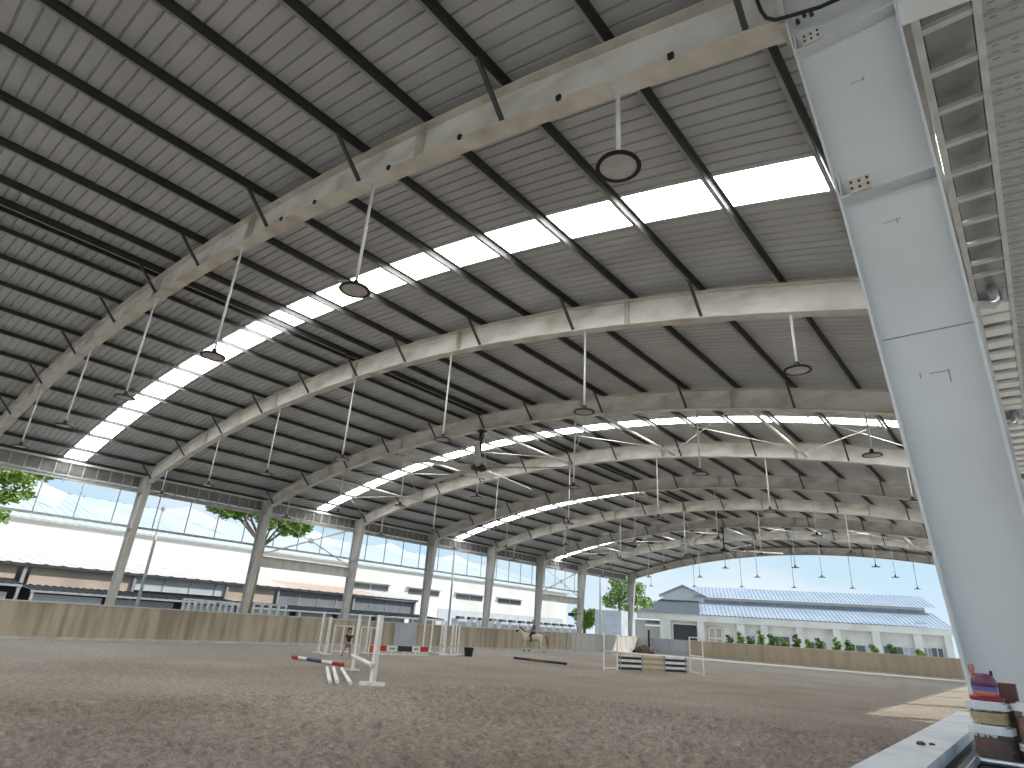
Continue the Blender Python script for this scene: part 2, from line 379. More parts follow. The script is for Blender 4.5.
# right wall: its top is the ledge beside the camera
MB().box(-.505, -.375, YB, 5.0, -.05, 1.2).build('wall_right', 'wall')['kind'] = 'structure'
struct(MB().box(-.515, -.36, YB, 5.04, 1.2, 1.24).build('trim_3', 'ledge'))
struct(MB().box(-.375, -.36, YB, 4.02, -.05, 1.2).build('trim_4', 'ledgein'))
MB().box(.16, .28, 5.0, WY, -.05, 1.24).build('wall_right_far', 'wallfar')['kind'] = 'structure'

# roof sheets with pressed ribs; skylight bands in every second bay
SKY = [(FY[0]-24+2.65, FY[0]-24+3.45), (FY[0]-12+2.65, FY[0]-12+3.45), (FY[0]+2.62, FY[0]+3.42), (FY[2]+3.05, FY[2]+3.72), (FY[4]+2.35, FY[4]+3.05), (FY[6]+2.3, FY[6]+3.0)]
def rib_profile(y0, y1, pitch=.2):
    ys = []; y = y0
    n = max(1, round((y1-y0)/pitch)); p_ = (y1-y0)/n
    for i in range(n):
        b0 = y0+i*p_
        ys += [(b0, 0), (b0+p_*.40, 0), (b0+p_*.44, .03), (b0+p_*.53, .03), (b0+p_*.59, 0)]
    ys.append((y1, 0)); return ys
def roof_sheet(name, bands, m, zo, kind='structure', nx=44):
    v = []; f = []
    xs = [mir(XO)+(XO-mir(XO))*i/nx for i in range(nx+1)]
    for (a, b_) in bands:
        pr = rib_profile(a, b_); base = len(v); k = len(pr)
        for x in xs:
            z = arc(x)+zo
            v += [(x, y, z+h) for (y, h) in pr]
        for i in range(nx):
            for j in range(k-1):
                q = base+i*k+j; f.append((q, q+k, q+k+1, q+1))
    me = bpy.data.meshes.new(name); me.from_pydata(v, [], f); me.materials.append(MT[m])
    o = bpy.data.objects.new(name, me); COL.objects.link(o); o['kind'] = kind; return o
bands = []; y = YB
for (a, b_) in SKY: 
    if a > y: bands.append((y, a))
    y = b_
bands.append((y, YE))
roof_sheet('ceiling', bands, 'roof', SHEET)
for i, (a, b_) in enumerate(SKY):
    if b_ > YB: roof_sheet('window_%d' % (i+1), [(max(a, YB), b_)], 'skylight', SHEET+.004)
# closures: gable trim under the sheet ends, dark eave trim along both roof edges
g = MB(); sweep(g, mir(XO), XO, DEPTH-.05, SHEET-.002, YE-.5, YE-.02); struct(g.build('trim_5', 'flange'))
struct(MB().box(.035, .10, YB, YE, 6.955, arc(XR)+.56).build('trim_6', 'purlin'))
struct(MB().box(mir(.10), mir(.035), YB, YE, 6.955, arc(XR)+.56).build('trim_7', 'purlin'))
# ------------------------------------------------------------------ portal frames
PX = [-1.05, -2.5, -4.0, -5.5, -7.0, -8.45, -9.9, -11.4, -12.85, -14.25]
PURL = [x for x in PX]+[XM+.17, XM-.17]+[mir(x) for x in PX[::-1]]
PURL_EDGE = [.02, mir(.02)]
STIFF = [-5.6, -10.7, XM, mir(-10.7), mir(-5.6)]
BR = [-1.05, -4.0, -7.0, -9.9, -12.85, XM+.17, mir(-12.85), mir(-9.9), mir(-7.0), mir(-4.0), mir(-1.05)]

def rafter(k):
    y = FY[k]; c = y-.125
    desc = ['nearest wide cream steel arch rafter, overhead beside the big column', 'second cream arch rafter from the camera, behind the nearest skylight strip',
            'third arch rafter from the camera, with the near ceiling fan under its ridge', 'fourth cream arch rafter from the camera, just behind the near ceiling fan',
            'fifth cream arch rafter from the camera', 'sixth cream arch rafter from the camera', 'seventh arch rafter from the camera, with the far ceiling fan under its ridge',
            'eighth arch rafter from the camera, last but one before the open sky', 'farthest arch rafter, edging the open sky at the hall end'][k]
    R = thing('roof_rafter', (XM, y, arc(XM)), desc, 'rafter', 'arch rafters of the hall')
    x0, x1 = XL+.02, XR-.02
    w = MB(); sweep(w, x0, x1, .02, DEPTH-.02, c-.007, c+.007); w.build('web', 'cream', R)
    sweep(MB(), x0, x1, 0, .02, y-.25, y).build('bottom_flange', 'flange', R)
    sweep(MB(), x0, x1, DEPTH-.02, DEPTH, y-.25, y).build('top_flange', 'flange', R)
    for x in STIFF:
        MB().box(x-.012, x+.012, y-.25, y-.005, arc(x)+.02, arc(x)+DEPTH-.02).box(x-.06, x-.036, y-.245, y-.01, arc(x)+.02, arc(x)+DEPTH-.02).build('stiffener', 'flange', R)
    for x in BR:
        a = (x, c-.62, arc(x)+DEPTH+.04); b_ = (x, y-.20, arc(x)+.05)
        MB().bar(a, b_, .05, .05, (1, 0, 0)).build('fly_brace', 'strut', R)
    for x in (-1.75, -3.1, -4.7, -6.2, -8.2, -9.3) if k == 0 else ():
        MB().box(x-.03, x+.03, y-.275, y-.24, arc(x)-.012, arc(x)+.05).build('cable_clip', 'black', R)
    return R
COLP = [(0, -.27), (1.4, -.354), (4.55, -.548), (6.45, -.715)]
def col_in(z):
    for (a, xa), (b_, xb) in zip(COLP, COLP[1:]):
        if z <= b_: return xa+(xb-xa)*(z-a)/(b_-a)
    return COLP[-1][1]
def column(k, right, z0=-.05):
    y = FY[k]; c = y-.125; X = (lambda x: x) if right else mir
    mtl = 'column' if right else 'lcol'
    if right:
        lab = 'large pale grey steel column right beside the camera' if k == 0 else '%s steel column along the right side of the hall' % ORD[k]
    else:
        lab = ['', 'leaning grey column at far left, nearest of the left row', 'second grey column of the left row, carrying the near cross-braced beam', 'third grey column of the left row, at the far end of the near braced beam',
               'fourth grey column of the left row', 'fifth grey column of the left row', 'sixth column of the left row, at the near end of the far braced beam', 'seventh column of the left row, at the far end of the far braced beam', 'last column of the left row, in the far corner'][k]
    R = thing('steel_column', (X(-.2), y-.12, 0), lab, 'column', 'right columns' if right else 'left columns')
    OUT = .03; ztop = arc(XR)+DEPTH-.05
    poly = [(X(xx), max(zz, z0)) for zz, xx in COLP]+[(X(XR+.0), ztop-.02), (X(OUT), ztop-.22), (X(OUT), z0)]
    MB().prism(poly, 'y', c-.007, c+.007).build('web', mtl, R)
    fl = MB()
    pts = [(zz, xx) for zz, xx in COLP]+[(ztop, XR-.0)]
    for (a, xa), (b_, xb) in zip(pts, pts[1:]):
        a = max(a, z0)
        fl.prism([(X(xa-.008), a), (X(xa+.008), a), (X(xb+.008), b_), (X(xb-.008), b_)], 'y', y-.25, y)
    fl.build('inner_flange', mtl, R)
    MB().prism([(X(OUT-.008), z0), (X(OUT+.008), z0), (X(OUT+.008), ztop-.2), (X(OUT-.008), ztop-.2)], 'y', y-.25, y).build('outer_flange', mtl, R)
    for z in (6.10, 4.54):
        MB().box(min(X(col_in(z)+.008), X(OUT-.008)), max(X(col_in(z)+.008), X(OUT-.008)), y-.245, y-.005, z, z+.016).build('stiffener_plate', mtl if right else mtl, R)
    if right and k == 0:
        for z in (6.118, 4.556):
            x = col_in(z)+.01
            br = MB().box(x+.06, x+.20, y-.262, y-.250, z-.016, z+.10).box(x, x+.012, y-.25, c-.01, z, z+.2).box(x+.06, x+.20, y-.25, y-.16, z, z+.010)
            o = br.build('bolt_bracket', 'flange', R)
            bo = MB()
            for (dx, dz) in ((.08, .02), (.13, .015), (.18, .02), (.08, .07), (.13, .065), (.18, .07)):
                bo.tube([(x+dx, y-.262, z+dz), (x+dx, y-.275, z+dz)], .009, 6)
            bo.build('bolt', 'strut', o)
        pl = MB().box(-.77, -.72, y-.24, y-.01, 6.45, 7.2); pl.build('end_plate', 'flange', R)
        bo = MB()
        for (xx, zz) in ((-.64, 6.52), (-.585, 6.56), (-.53, 6.53)): bo.tube([(xx, c-.007, zz), (xx, c-.05, zz)], .016, 8)
        bo.build('bolt', 'strut', R)
        for (sx_, sz_, w_, h_) in ((-.36, 5.62, .10, .006), (-.27, 5.60, .006, .05), (-.33, 4.30, .11, .005), (-.25, 4.27, .006, .045), (-.25, 3.15, .10, .006), (-.155, 3.08, .007, .085), (-.30, 3.13, .006, .04)):
            MB().box(sx_, sx_+w_, c-.0085, c-.0065, sz_, sz_+h_).build('scuff_mark', 'midgrey', R)
        MB().box(col_in(3.43)+.02, OUT-.01, c-.009, c-.0065, 3.43, 3.438).build('weld_seam', 'midgrey', R)
    return R
for k in range(9): rafter(k)
for k in range(1, 9): column(k, False)
for k in range(9): column(k, True)

# ------------------------------------------------------------------ purlins, one long thing each
names = {}
def purlin(i, x):
    z = arc(x)+DEPTH+.002
    if abs(x-XM) < .3: lab = 'dark ridge purlin, %s of the close pair along the roof crest' % ('right' if x > XM else 'left')
    elif x > XM:
        j = PX.index(x); lab = 'dark roof purlin, %s from the right eave' % (['first', 'second', 'third', 'fourth', 'fifth', 'sixth', 'seventh', 'eighth', 'ninth', 'tenth'][j])
    else:
        j = [round(mir(q), 4) for q in PX].index(round(x, 4)); lab = 'dark roof purlin, %s from the left eave' % (['first', 'second', 'third', 'fourth', 'fifth', 'sixth', 'seventh', 'eighth', 'ninth', 'tenth'][j])
    s_ = 1 if x > XM else -1
    P = thing('roof_purlin', (x, Y0, z), lab, 'purlin', 'roof purlins')
    MB().box(x-.006, x+.006, YB+.1, YE-.05, z+.008, z+.145).box(min(x, x+s_*.06), max(x, x+s_*.06), YB+.1, YE-.05, z+.137, z+.145).build('web', 'purlin', P)  # dark web, its shade deepened in the colour; flange below toned lighter
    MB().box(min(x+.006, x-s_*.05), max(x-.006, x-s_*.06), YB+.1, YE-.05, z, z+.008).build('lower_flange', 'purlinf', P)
for i, x in enumerate(PURL): purlin(i, x)

# ------------------------------------------------------------------ pendant lamps: 7 under each rafter
LX = [XM+4.3*j for j in (3, 2, 1, 0, -1, -2, -3)]
def lamp(k, j, z=5.88):
    x = LX[j]; y = FY[k]-.125
    R = thing('pendant_lamp', (x, y, z), '', 'lamp', 'pendant lamps under the rafters')
    zt = arc(x)
    MB().tube([(x, y, z+.16), (x, y, zt)], .024, 8).build('rod', 'rod', R, smooth=True)
    MB().box(x-.06, x+.06, y-.06, y+.06, zt-.012, zt).build('mounting_plate', 'rod', R)
    MB().lathe((x, y, z), [(.03, .16), (.045, .14), (.05, .05), (.16, .038), (.215, .026), (.228, .0), (.185, -.006), (.185, .015)][::-1], 28).build('housing', 'black', R)
    MB().lathe((x, y, z), [(.004, -.004), (.12, -.002), (.188, .004), (.188, .018), (.004, .018)], 28).build('lens', 'lens', R)
    return R
jn = ['rightmost', 'second from the right', 'third from the right', 'middle one', 'third from the left', 'second from the left', 'leftmost']
kn = ['nearest rafter', 'second rafter from the camera', 'third rafter from the camera', 'fourth rafter from the camera', 'fifth rafter from the camera', 'sixth rafter from the camera', 'seventh rafter from the camera', 'last rafter but one', 'farthest rafter']
for j in range(7):
    L0 = lamp(0, j); learn(L0)
    L0['label'] = 'black pendant lamp under the %s, %s' % (kn[0], jn[j])
    for k in range(1, 9):
        copy_tree(L0, (0, FY[k]-FY[0], 0), 'black pendant lamp under the %s, %s' % (kn[k], jn[j]))

# ------------------------------------------------------------------ big ceiling fans
def fan(k, a0, lab):
    y = FY[k]-.125; x = XM; z = 7.02
    R = thing('ceiling_fan', (x, y, z), lab, 'fan', 'large ceiling fans')
    MB().tube([(x, y, z+.1), (x, y, arc(x))], .045, 10).build('down_rod', 'black', R, smooth=True)
    MB().box(x-.16, x+.16, y-.12, y+.12, arc(x)-.05, arc(x)).bar((x, y, arc(x)-.03), (x, y, arc(x)-.32), .14, .14).build('mount', 'black', R)
    MB().lathe((x, y, z), [(.02, -.14), (.16, -.13), (.30, -.08), (.32, -.02), (.30, .05), (.2, .09), (.12, .16), (.05, .18)], 20).build('motor_hub', 'black', R)
    for i in range(5):
        a = a0+i*2*math.pi/5; d = Vector((math.cos(a), math.sin(a), 0)); n_ = Vector((-d.y, d.x, 0))
        mb = MB(); r0, r1 = .28, 3.6
        secs = []
        for (r_, w, dz) in ((r0, .10, 0), (r1*.5, .10, -.02), (r1, .095, -.06)):
            c_ = Vector((x, y, z))+d*r_+Vector((0, 0, dz))
            secs.append([c_-n_*w+Vector((0, 0, -.055)), c_+n_*w*.2+Vector((0, 0, -.012)), c_+n_*w+Vector((0, 0, .05)), c_+n_*w*.1+Vector((0, 0, .03))])
        for q in range(2):
            mb.add(secs[q]+secs[q+1], [(0, 1, 5, 4), (1, 2, 6, 5), (2, 3, 7, 6), (3, 0, 4, 7), (3, 2, 1, 0), (4, 5, 6, 7)])
        mb.build('blade', 'galv', R)
fan(2, .40, 'large ceiling fan with long metal blades under the third rafter, nearer of two')
fan(6, .5, 'large ceiling fan under the seventh rafter, farther of two')

# ------------------------------------------------------------------ roof bracing in the third and seventh bays
def roof_bracing(k, lab):
    y0, y1 = FY[k], FY[k+1]-.25
    R = thing('roof_bracing', (XM, y0, 8.0), lab, 'bracing', 'braced roof bays')
    xs = [-1.0, -5.3, -10.2, XM, mir(-10.2), mir(-5.3), mir(-1.0)]
    for x in xs[1:-1]: MB().tube([(x, y0-.02, arc(x)+.10), (x, y1+.02, arc(x)+.10)], .05, 8).build('strut', 'rod', R, smooth=True)
    for a, b_ in zip(xs, xs[1:]):
        MB().tube([(a, y0-.12, arc(a)+.3), (b_, y1+.12, arc(b_)+.3)], .014, 6).build('tie_rod', 'rod', R)
        MB().tube([(b_, y0-.12, arc(b_)+.34), (a, y1+.12, arc(a)+.34)], .014, 6).build('tie_rod', 'rod', R)
roof_bracing(2, 'white struts and crossed tie rods between the third and fourth rafters')
roof_bracing(6, 'white struts and crossed tie rods between the seventh and eighth rafters')

# ------------------------------------------------------------------ left side: window-like girt frames, braced beams
gl = ['', 'nearest at the far left', 'second from the left', 'third, behind the near cross bracing', 'fourth from the left', 'fifth from the left', 'sixth from the left', 'seventh, behind the far cross bracing']
def girt(k):
    y0, y1 = FY[k]+.01, FY[k+1]-.26
    if k == 7: return
    x = -30.5
    R = thing('girt_frame', (x, (y0+y1)/2, 4.6), 'thin grey girt frame between left columns, %s' % gl[k+1], 'frame', 'girt frames between the left columns')
    MB().box(x-.04, x+.04, y0, y1, 6.12, 6.20).build('top_rail', 'galv', R)
    MB().box(x-.04, x+.04, y0, y1, 4.58, 4.68).build('bottom_rail', 'galv', R)
    n = 4
    for i in range(n):
        yy = y0+(i+.5)*(y1-y0)/n
        MB().box(x-.02, x+.02, yy-.02, yy+.02, 4.68, 6.12).build('mullion', 'galv', R)
for k in range(8): girt(k)
def braced(k, lab):
    y0, y1 = FY[k]+.01, FY[k+1]-.26; x = -30.42
    R = thing('portal_beam', (x, (y0+y1)/2, 3.7), lab, 'beam', 'braced beams of the left side')
    MB().box(x-.01, x+.01, y0, y1, 3.62, 4.10).build('web', 'lcol', R)
    MB().box(x-.11, x+.11, y0, y1, 3.60, 3.62).box(x-.11, x+.11, y0, y1, 4.10, 4.12).build('flange', 'lcol', R)
    zt = 6.35; ym = (y0+y1)/2
    MB().bar((x, y0, 4.15), (x, y1, zt), .07, .07).build('diagonal', 'lcol', R)
    MB().bar((x, ym+.05, (4.15+zt)/2), (x, y1, 4.15), .05, .05).build('diagonal', 'lcol', R)
    MB().bar((x, y0, zt), (x, ym-.05, (4.15+zt)/2), .03, .03).build('diagonal', 'lcol', R)
    MB().box(x-.012, x+.012, ym-.14, ym+.14, (4.15+zt)/2-.14, (4.15+zt)/2+.14).build('gusset', 'lcol', R)
braced(2, 'grey steel beam with crossed braces over it, between the second and third left columns')
braced(6, 'far grey steel beam with crossed braces, between the sixth and seventh left columns')
# small black floodlight on the far braced beam's column
R = thing('floodlight', (-30.0, 44.0, 2.75), 'black floodlight jutting from the seventh left column above the wall', 'light')
MB().rbox((-29.75, 43.9), .42, .55, 2.62, 2.86, .07, rot=.3).build('housing', 'black', R)
MB().bar((-30.25, 46.1, 2.9), (-29.8, 44.1, 2.78), .05, .05).build('arm', 'black', R)

# ------------------------------------------------------------------ eave gutters with their bracket ladders
SIDE = {True: 'right', False: 'left'}
def gutter(k, right):
    y0 = FY[k]-.15 if k >= 0 else FY[0]-BAY-.15; y1 = FY[k+1]-.95 if right else FY[k+1]-.4; yt0, yt1 = (FY[k] if k >= 0 else FY[0]-BAY)-.37, FY[k+1]-.38
    X = (lambda x: x) if right else mir
    if right: lab = {-1: 'grey eave gutter with bracket rungs, right of the big column overhead', 0: 'eave gutter with bracket rungs on the right, just past the big column', 1: 'eave gutter at right edge, second bay beyond the column, past the first drain elbow'}.get(k, 'eave gutter on the right side, bay behind the %s right column' % ORD[k])
    else: lab = 'eave gutter with short posts along the left roof edge, %s bay' % ['nearest', 'second', 'third', 'fourth', 'fifth', 'sixth', 'seventh', 'eighth'][k]
    R = thing('eave_gutter', (X(.34), (y0+y1)/2, 6.3), lab, 'gutter', 'eave gutters')
    def bx(x0, x1, ya, yb, z0, z1): return MB().box(min(X(x0), X(x1)), max(X(x0), X(x1)), ya, yb, z0, z1)
    bx(.10, .16, yt0, yt1, 6.29, 6.35).build('inner_rail', 'galv', R)
    bx(.50, .555, yt0, yt1, 6.29, 6.35).build('outer_rail', 'galv', R)
    bx(.04, .11, yt0, yt1, 6.87, 6.95).build('top_rail', 'rod', R)
    sh = bx(.165, .51, yt0, yt1, 6.42, 6.428); s2 = bx(.165, .173, yt0, yt1, 6.42, 6.88); sh.add(s2.v, s2.f)
    s2 = bx(.50, .508, yt0, yt1, 6.42, 6.88); sh.add(s2.v, s2.f); sh.build('trough', 'panel', R)
    n = max(2, int((y1-y0)/.52))
    st = (y1-y0)/n
    for i in range(n+1):
        yy = min(max(y0+i*st, y0+.15), y1-.15)
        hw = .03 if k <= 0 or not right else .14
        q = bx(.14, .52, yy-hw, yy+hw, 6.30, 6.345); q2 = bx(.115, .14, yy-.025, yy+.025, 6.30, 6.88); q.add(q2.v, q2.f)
        q.build('bracket', 'galv' if k <= 0 or not right else 'rod', R)  # right side past the first bay: broad white plates, sunlit brightness put into colour
    yc = (FY[k] if k >= 0 else FY[0]-BAY)-.11
    bx(.036, .12, yc-.05, yc+.05, 6.55, 6.70).build('column_bracket', 'galv', R)
for k in range(-1, 8): gutter(k, True)
for k in range(0, 8): gutter(k, False)
for k, lab in ((1, 'grey drain elbow under the right gutter, nearer of two'), (2, 'grey drain elbow under the right gutter, farther of two')):
    y = FY[k]-.62
    pts = [(.34, y+.15, 6.415), (.34, y+.15, 6.25), (.335, y+.12, 6.16), (.30, y+.05, 6.10), (.24, y-.04, 6.08), (.12, y-.12, 6.08), (.075, y-.12, 6.0), (.07, y-.1, 5.8), (.07, y-.1, 0)]
    o = MB().tube(pts, .058, 12).build('drain_pipe', 'pipe', None, smooth=True, loc=(.07, y, 0)); tag(o, lab, 'pipe', 'drain pipes')
# side canopy beyond the gutter
def canopy():
    R = thing('side_canopy', (2.8, 8, 6.2), 'grey sheeted canopy roof along the right edge, beyond the gutter', 'canopy')
    mb = MB(); y = -7.0
    prof = []
    while y < 23.0:
        prof += [(y, 0), (y+.10, 0), (y+.115, .02), (y+.135, .02), (y+.15, 0)]; y += .156
    def zc(x): return 6.31-.11*(x-.557)
    n = len(prof); v = [(.557, a, zc(.557)+h) for a, h in prof]+[(5.5, a, zc(5.5)+h) for a, h in prof]
    mb.add(v, [(i, i+1, n+i+1, n+i) for i in range(n-1)])
    mb.build('sheet', 'soffit', R, recalc=False)
    MB().box(5.3, 5.5, -7, 23.1, 5.5, 5.7).build('edge_beam', 'galv', R)
    for y in (-6.5, 4, 14, 22.8): MB().box(5.3, 5.5, y-.1, y+.1, -.05, 5.55).build('post', 'galv', R)
canopy()
# stub bracket at the big column's head, and a cable sagging over the rafter
o = MB().prism([(.040, 6.07), (.62, 5.98), (.62, 6.20), (.040, 6.27)], 'y', 4.10, 4.32).build('gutter_arm', 'column', None, loc=(.3, 4.2, 6.1))
tag(o, 'pale tapered stub arm from the big column head to the right', 'arm')
pts = [(-1.0, 4.05, 7.25), (-.93, 4.05, 7.0), (-.906, 4.05, 6.854), (-.885, 4.05, 6.70), (-.85, 4.05, 6.58), (-.785, 4.05, 6.505), (-.668, 4.05, 6.46), (-.443, 4.05, 6.384), (-.262, 4.05, 6.361), (.0, 4.05, 6.38), (.028, 4.06, 6.5), (.028, 4.06, 6.8)]
o = MB().tube(pts, .016, 8).build('power_cable', 'cable', None, smooth=True, loc=(-.7, 4.05, 6.5)); tag(o, 'black cable sagging across the nearest rafter beside the big column', 'cable')

# ------------------------------------------------------------------ jumps and poles on the sand
def standard(x, y, h, w, lab, rot=0.0, planks=1):
    R = thing('jump_standard', (x, y, 0), lab, 'jump standard', 'white jump standards')
    MB().box(x-w/2, x+w/2, y-w/2, y+w/2, .02, h).build('post', 'white', R)
    d = Vector((math.cos(rot), math.sin(rot), 0)); n_ = Vector((-d.y, d.x, 0)); c = Vector((x, y, .04))
    if planks == 2:
        for s_ in (-1, 1): MB().bar(c-d*.30+n_*s_*(w/2+.03), c+d*.30+n_*s_*(w/2+.03), .05, .09).build('foot', 'white', R)
    else:
        MB().bar(c-d*.22, c+d*.22, .08, .05).build('foot', 'white', R)
        MB().bar(c-n_*.25, c+n_*.25, .07, .05).build('foot', 'white', R)
    cup = MB().box(x-w/2-.02, x+w/2+.02, y-w/2-.05, y-w/2, .40, .48); cup.build('pole_cup', 'galv', R)
    return R
RA = math.atan2(RGT0.y, RGT0.x)
standard(-13.03, 10.63, 1.62, .115, 'thick white jump standard with a wide two-plank foot, nearest of all the standards', RA, 2)
standard(-16.57, 12.69, 1.62, .07, 'slim white jump standard holding the far end of the sloping white pole', RA)
standard(-23.9, 16.4, 1.65, .07, 'thin white jump standard left of the small child, leftmost of the standards', RA)
standard(-22.95, 16.1, 1.46, .10, 'wide white jump standard just left of the small child', RA)
standard(-23.75, 18.75, 1.64, .07, 'thin white jump standard at the orange end of the red and black planks', RA)
standard(-24.6, 23.0, 1.72, .065, 'thin white jump standard behind the white block of the red and black planks', RA)
standard(-25.6, 24.5, 1.66, .065, 'thin white jump standard behind the right red end of the planks', RA)
def cluster(x, y, h, w, lab): standard(x, y, h, w, lab, RA)
cluster(-24.7, 24.35, 1.6, .06, 'thin white standard, leftmost of the bunch left of the black bucket')
cluster(-23.9, 23.85, 1.5, .06, 'thin white standard, second of the bunch left of the black bucket')
cluster(-23.1, 23.0, 1.6, .12, 'wide pale standard in the middle of the bunch left of the black bucket')
cluster(-23.0, 23.45, 1.52, .07, 'white standard just right of the wide pale one in the bunch')
cluster(-23.4, 24.1, 1.5, .06, 'thin white standard, second nearest to the black bucket')
cluster(-23.8, 24.75, 1.46, .06, 'thin white standard standing nearest to the black bucket')
def wing(p, q, h, lab, bars=(.0,), w=.04, up=2, grp='white jump wings', z0=.05):
    p = Vector((*p, 0)); q = Vector((*q, 0))
    R = thing('jump_wing', (p+q)/2, lab, 'jump wing', grp)
    Z = lambda v, z: (v.x, v.y, z)
    for i in range(up):
        v = p.lerp(q, i/(up-1)); MB().bar(Z(v, .0), Z(v, h), w, w).build('upright', 'white', R)
    for z in bars: MB().bar(Z(p, z), Z(q, z), w, w).build('cross_bar', 'white', R)
    return R
r2 = Vector((RGT0.x, RGT0.y))
c0 = Vector((-23.75, 16.95))
wing(c0, c0+r2*.78, 1.15, 'low white jump wing frame left of the child, behind the two left standards', (.12, 1.13), up=3)
wing(c0+r2*1.15, c0+r2*2.0, 1.15, 'low white jump wing frame right of the child', (.12, 1.13), up=3)

def pole(a, b_, r, segs, lab, grp=None):
    """segs: list of (fraction, material); bands are sub-meshes of one pole"""
    a = Vector(a); b_ = Vector(b_)
    R = thing('ground_pole', (a+b_)/2, lab, 'pole', grp); t_ = 0
    for fr, m_ in segs:
        MB().tube([a.lerp(b_, t_), a.lerp(b_, t_+fr)], r, 12).build('pole_band', m_, R, smooth=False); t_ += fr
    return R
pole((-21.2, 13.5, .06), (-18.0, 13.38, .06), .055, [(.14, 'red'), (.18, 'white'), (.30, 'blue'), (.20, 'white'), (.18, 'red')], 'red, white and navy striped pole lying on the sand')
def plain(a, b_, r, m_, lab, grp=None):
    o = MB().tube([a, b_], r, 12).build('ground_pole', m_, None, loc=(Vector(a)+Vector(b_))/2); tag(o, lab, 'pole', grp)
plain((-17.02, 12.08, .05), (-13.57, 9.78, .05), .05, 'white', 'white pole lying on the sand, leftmost of three', 'white poles on the sand')
plain((-17.0, 12.30, .05), (-13.52, 9.95, .05), .05, 'white', 'white pole lying on the sand, middle one of three', 'white poles on the sand')
plain((-16.75, 12.42, .05), (-13.22, 10.12, .05), .05, 'white', 'white pole lying on the sand, nearest to the thick standard', 'white poles on the sand')
plain((-16.57, 12.60, .44), (-13.03, 10.53, .47), .05, 'white', 'white jump pole resting between the thick standard and the slim one')
pole((-21.4, 26.45, .06), (-17.9, 26.1, .06), .055, [(.33, 'blackp'), (.30, 'bark'), (.37, 'blackp')], 'long dark pole lying on the sand right of the horse')

# red, white and black plank fence
A = Vector((-23.3, 18.7, 0)); B = Vector((-23.0, 21.85, 0))
R = thing('plank_fence', (A+B)/2, 'low red, white and black plank fence in front of the left wall', 'jump fence')
def seg(name, t0, t1, z0, z1, m_, par=R, th=.05, off=0):
    d = (B-A); n_ = Vector((d.y, -d.x, 0)).normalized()*off; a = A+d*t0+n_; b_ = A+d*t1+n_; zc = (z0+z1)/2
    return MB().bar((a.x, a.y, zc), (b_.x, b_.y, zc), th, z1-z0).build(name, m_, par)
seg('red_panel', .13, .25, .17, .40, 'red'); w_ = seg('white_panel', .25, .44, .17, .40, 'white'); seg('inset', .30, .39, .24, .33, 'midgrey', w_, .07)
seg('black_panel', .44, .70, .17, .40, 'blackp'); w_ = seg('white_panel', .70, .85, .17, .40, 'white'); seg('inset', .74, .81, .24, .33, 'midgrey', w_, .07)
seg('red_panel', .85, 1.0, .17, .40, 'red')
for t_ in (.14, .345, .57, .775, .98): seg('support', t_-.012, t_+.012, .0, .17, 'white')
seg('base_rail', .13, 1.0, .02, .08, 'white', off=.12)
blk = MB().box(-23.42, -23.14, 18.62, 18.98, 0, .40); o = blk.build('filler_block', 'orange', None, loc=(-23.3, 18.8, 0)); tag(o, 'orange-red filler block at the left end of the plank fence', 'block')
# black and white plank jump with ochre middle and two tall wings
A = Vector((-15.2, 26.3, 0)); B = Vector((-13.25, 29.2, 0))
R = thing('plank_jump', (A+B)/2, 'low jump of black and white planks with an ochre middle', 'jump', None)
for i in range(6):
    z0 = .05+i*.108; m_ = 'blackp' if i % 2 == 0 else 'white'
    z1 = z0+.10
    for t0, t1, mm in ((0, .33, m_), (.33, .66, 'ochre' if i % 2 == 0 else 'pale'), (.66, 1, m_)):
        seg('plank', t0, t1, z0, z1, mm, R)
for t_ in (.02, .33, .66, .98): seg('batten', t_-.008, t_+.008, 0, .70, 'midgrey', R, .09)
wing((-15.33, 25.25), (-15.21, 26.2), 1.58, 'tall white ladder wing at the left end of the black planks', (.10, .78, 1.56), w=.045)
wing((-13.1, 29.25), (-12.15, 28.5), 1.60, 'tall white ladder wing at the right end of the black planks', (.10, .80, 1.58), w=.05)

# black bucket
R = thing('bucket', (-22.85, 24.55, 0), 'black bucket standing on the sand right of the white standards', 'bucket')
MB().lathe((-22.85, 24.55, 0), [(.02, .01), (.19, .01), (.25, .40), (.27, .42), (.24, .42), (.2, .1), (.02, .08)], 20).build('shell', 'black', R, smooth=False)
MB().tube([(-22.85+.25*math.cos(a), 24.55, .42+.16*math.sin(a)) for a in [i*math.pi/10 for i in range(11)]], .012, 6).build('handle', 'galv', R)
# dark heap in the far corner and a black post beside it
mb = MB(); N = 18; random.seed(5)
rings = []
for j in range(6):
    t_ = j/5; rr = 1-t_**1.6
    for i in range(N):
        a = 2*math.pi*i/N; q = (1+random.uniform(-.14, .14))
        mb.v.append((-28.55+1.15*rr*q*math.cos(a), 54.1+.75*rr*q*math.sin(a), .72*t_**.8+random.uniform(-.04, .04) if j else 0))
for j in range(5):
    for i in range(N): q = j*N; mb.f.append((q+i, q+(i+1) % N, q+N+(i+1) % N, q+N+i))
mb.f.append(tuple(5*N+i for i in range(N)))
o = mb.build('tarpaulin_heap', 'pile', None, loc=(-28.55, 54.1, 0)); tag(o, 'dark crumpled tarpaulin heap in the far left arena corner', 'heap')
o = MB().box(-28.66, -28.52, 54.95, 55.09, 0, 2.0).build('gate_post', 'black', None, loc=(-28.6, 55, 0)); tag(o, 'black gate post beside the tarpaulin heap in the far corner', 'post')
R = thing('arena_gate', (-26.7, WY+.08, .05), 'blue-grey double gate panel in the far wall', 'gate')
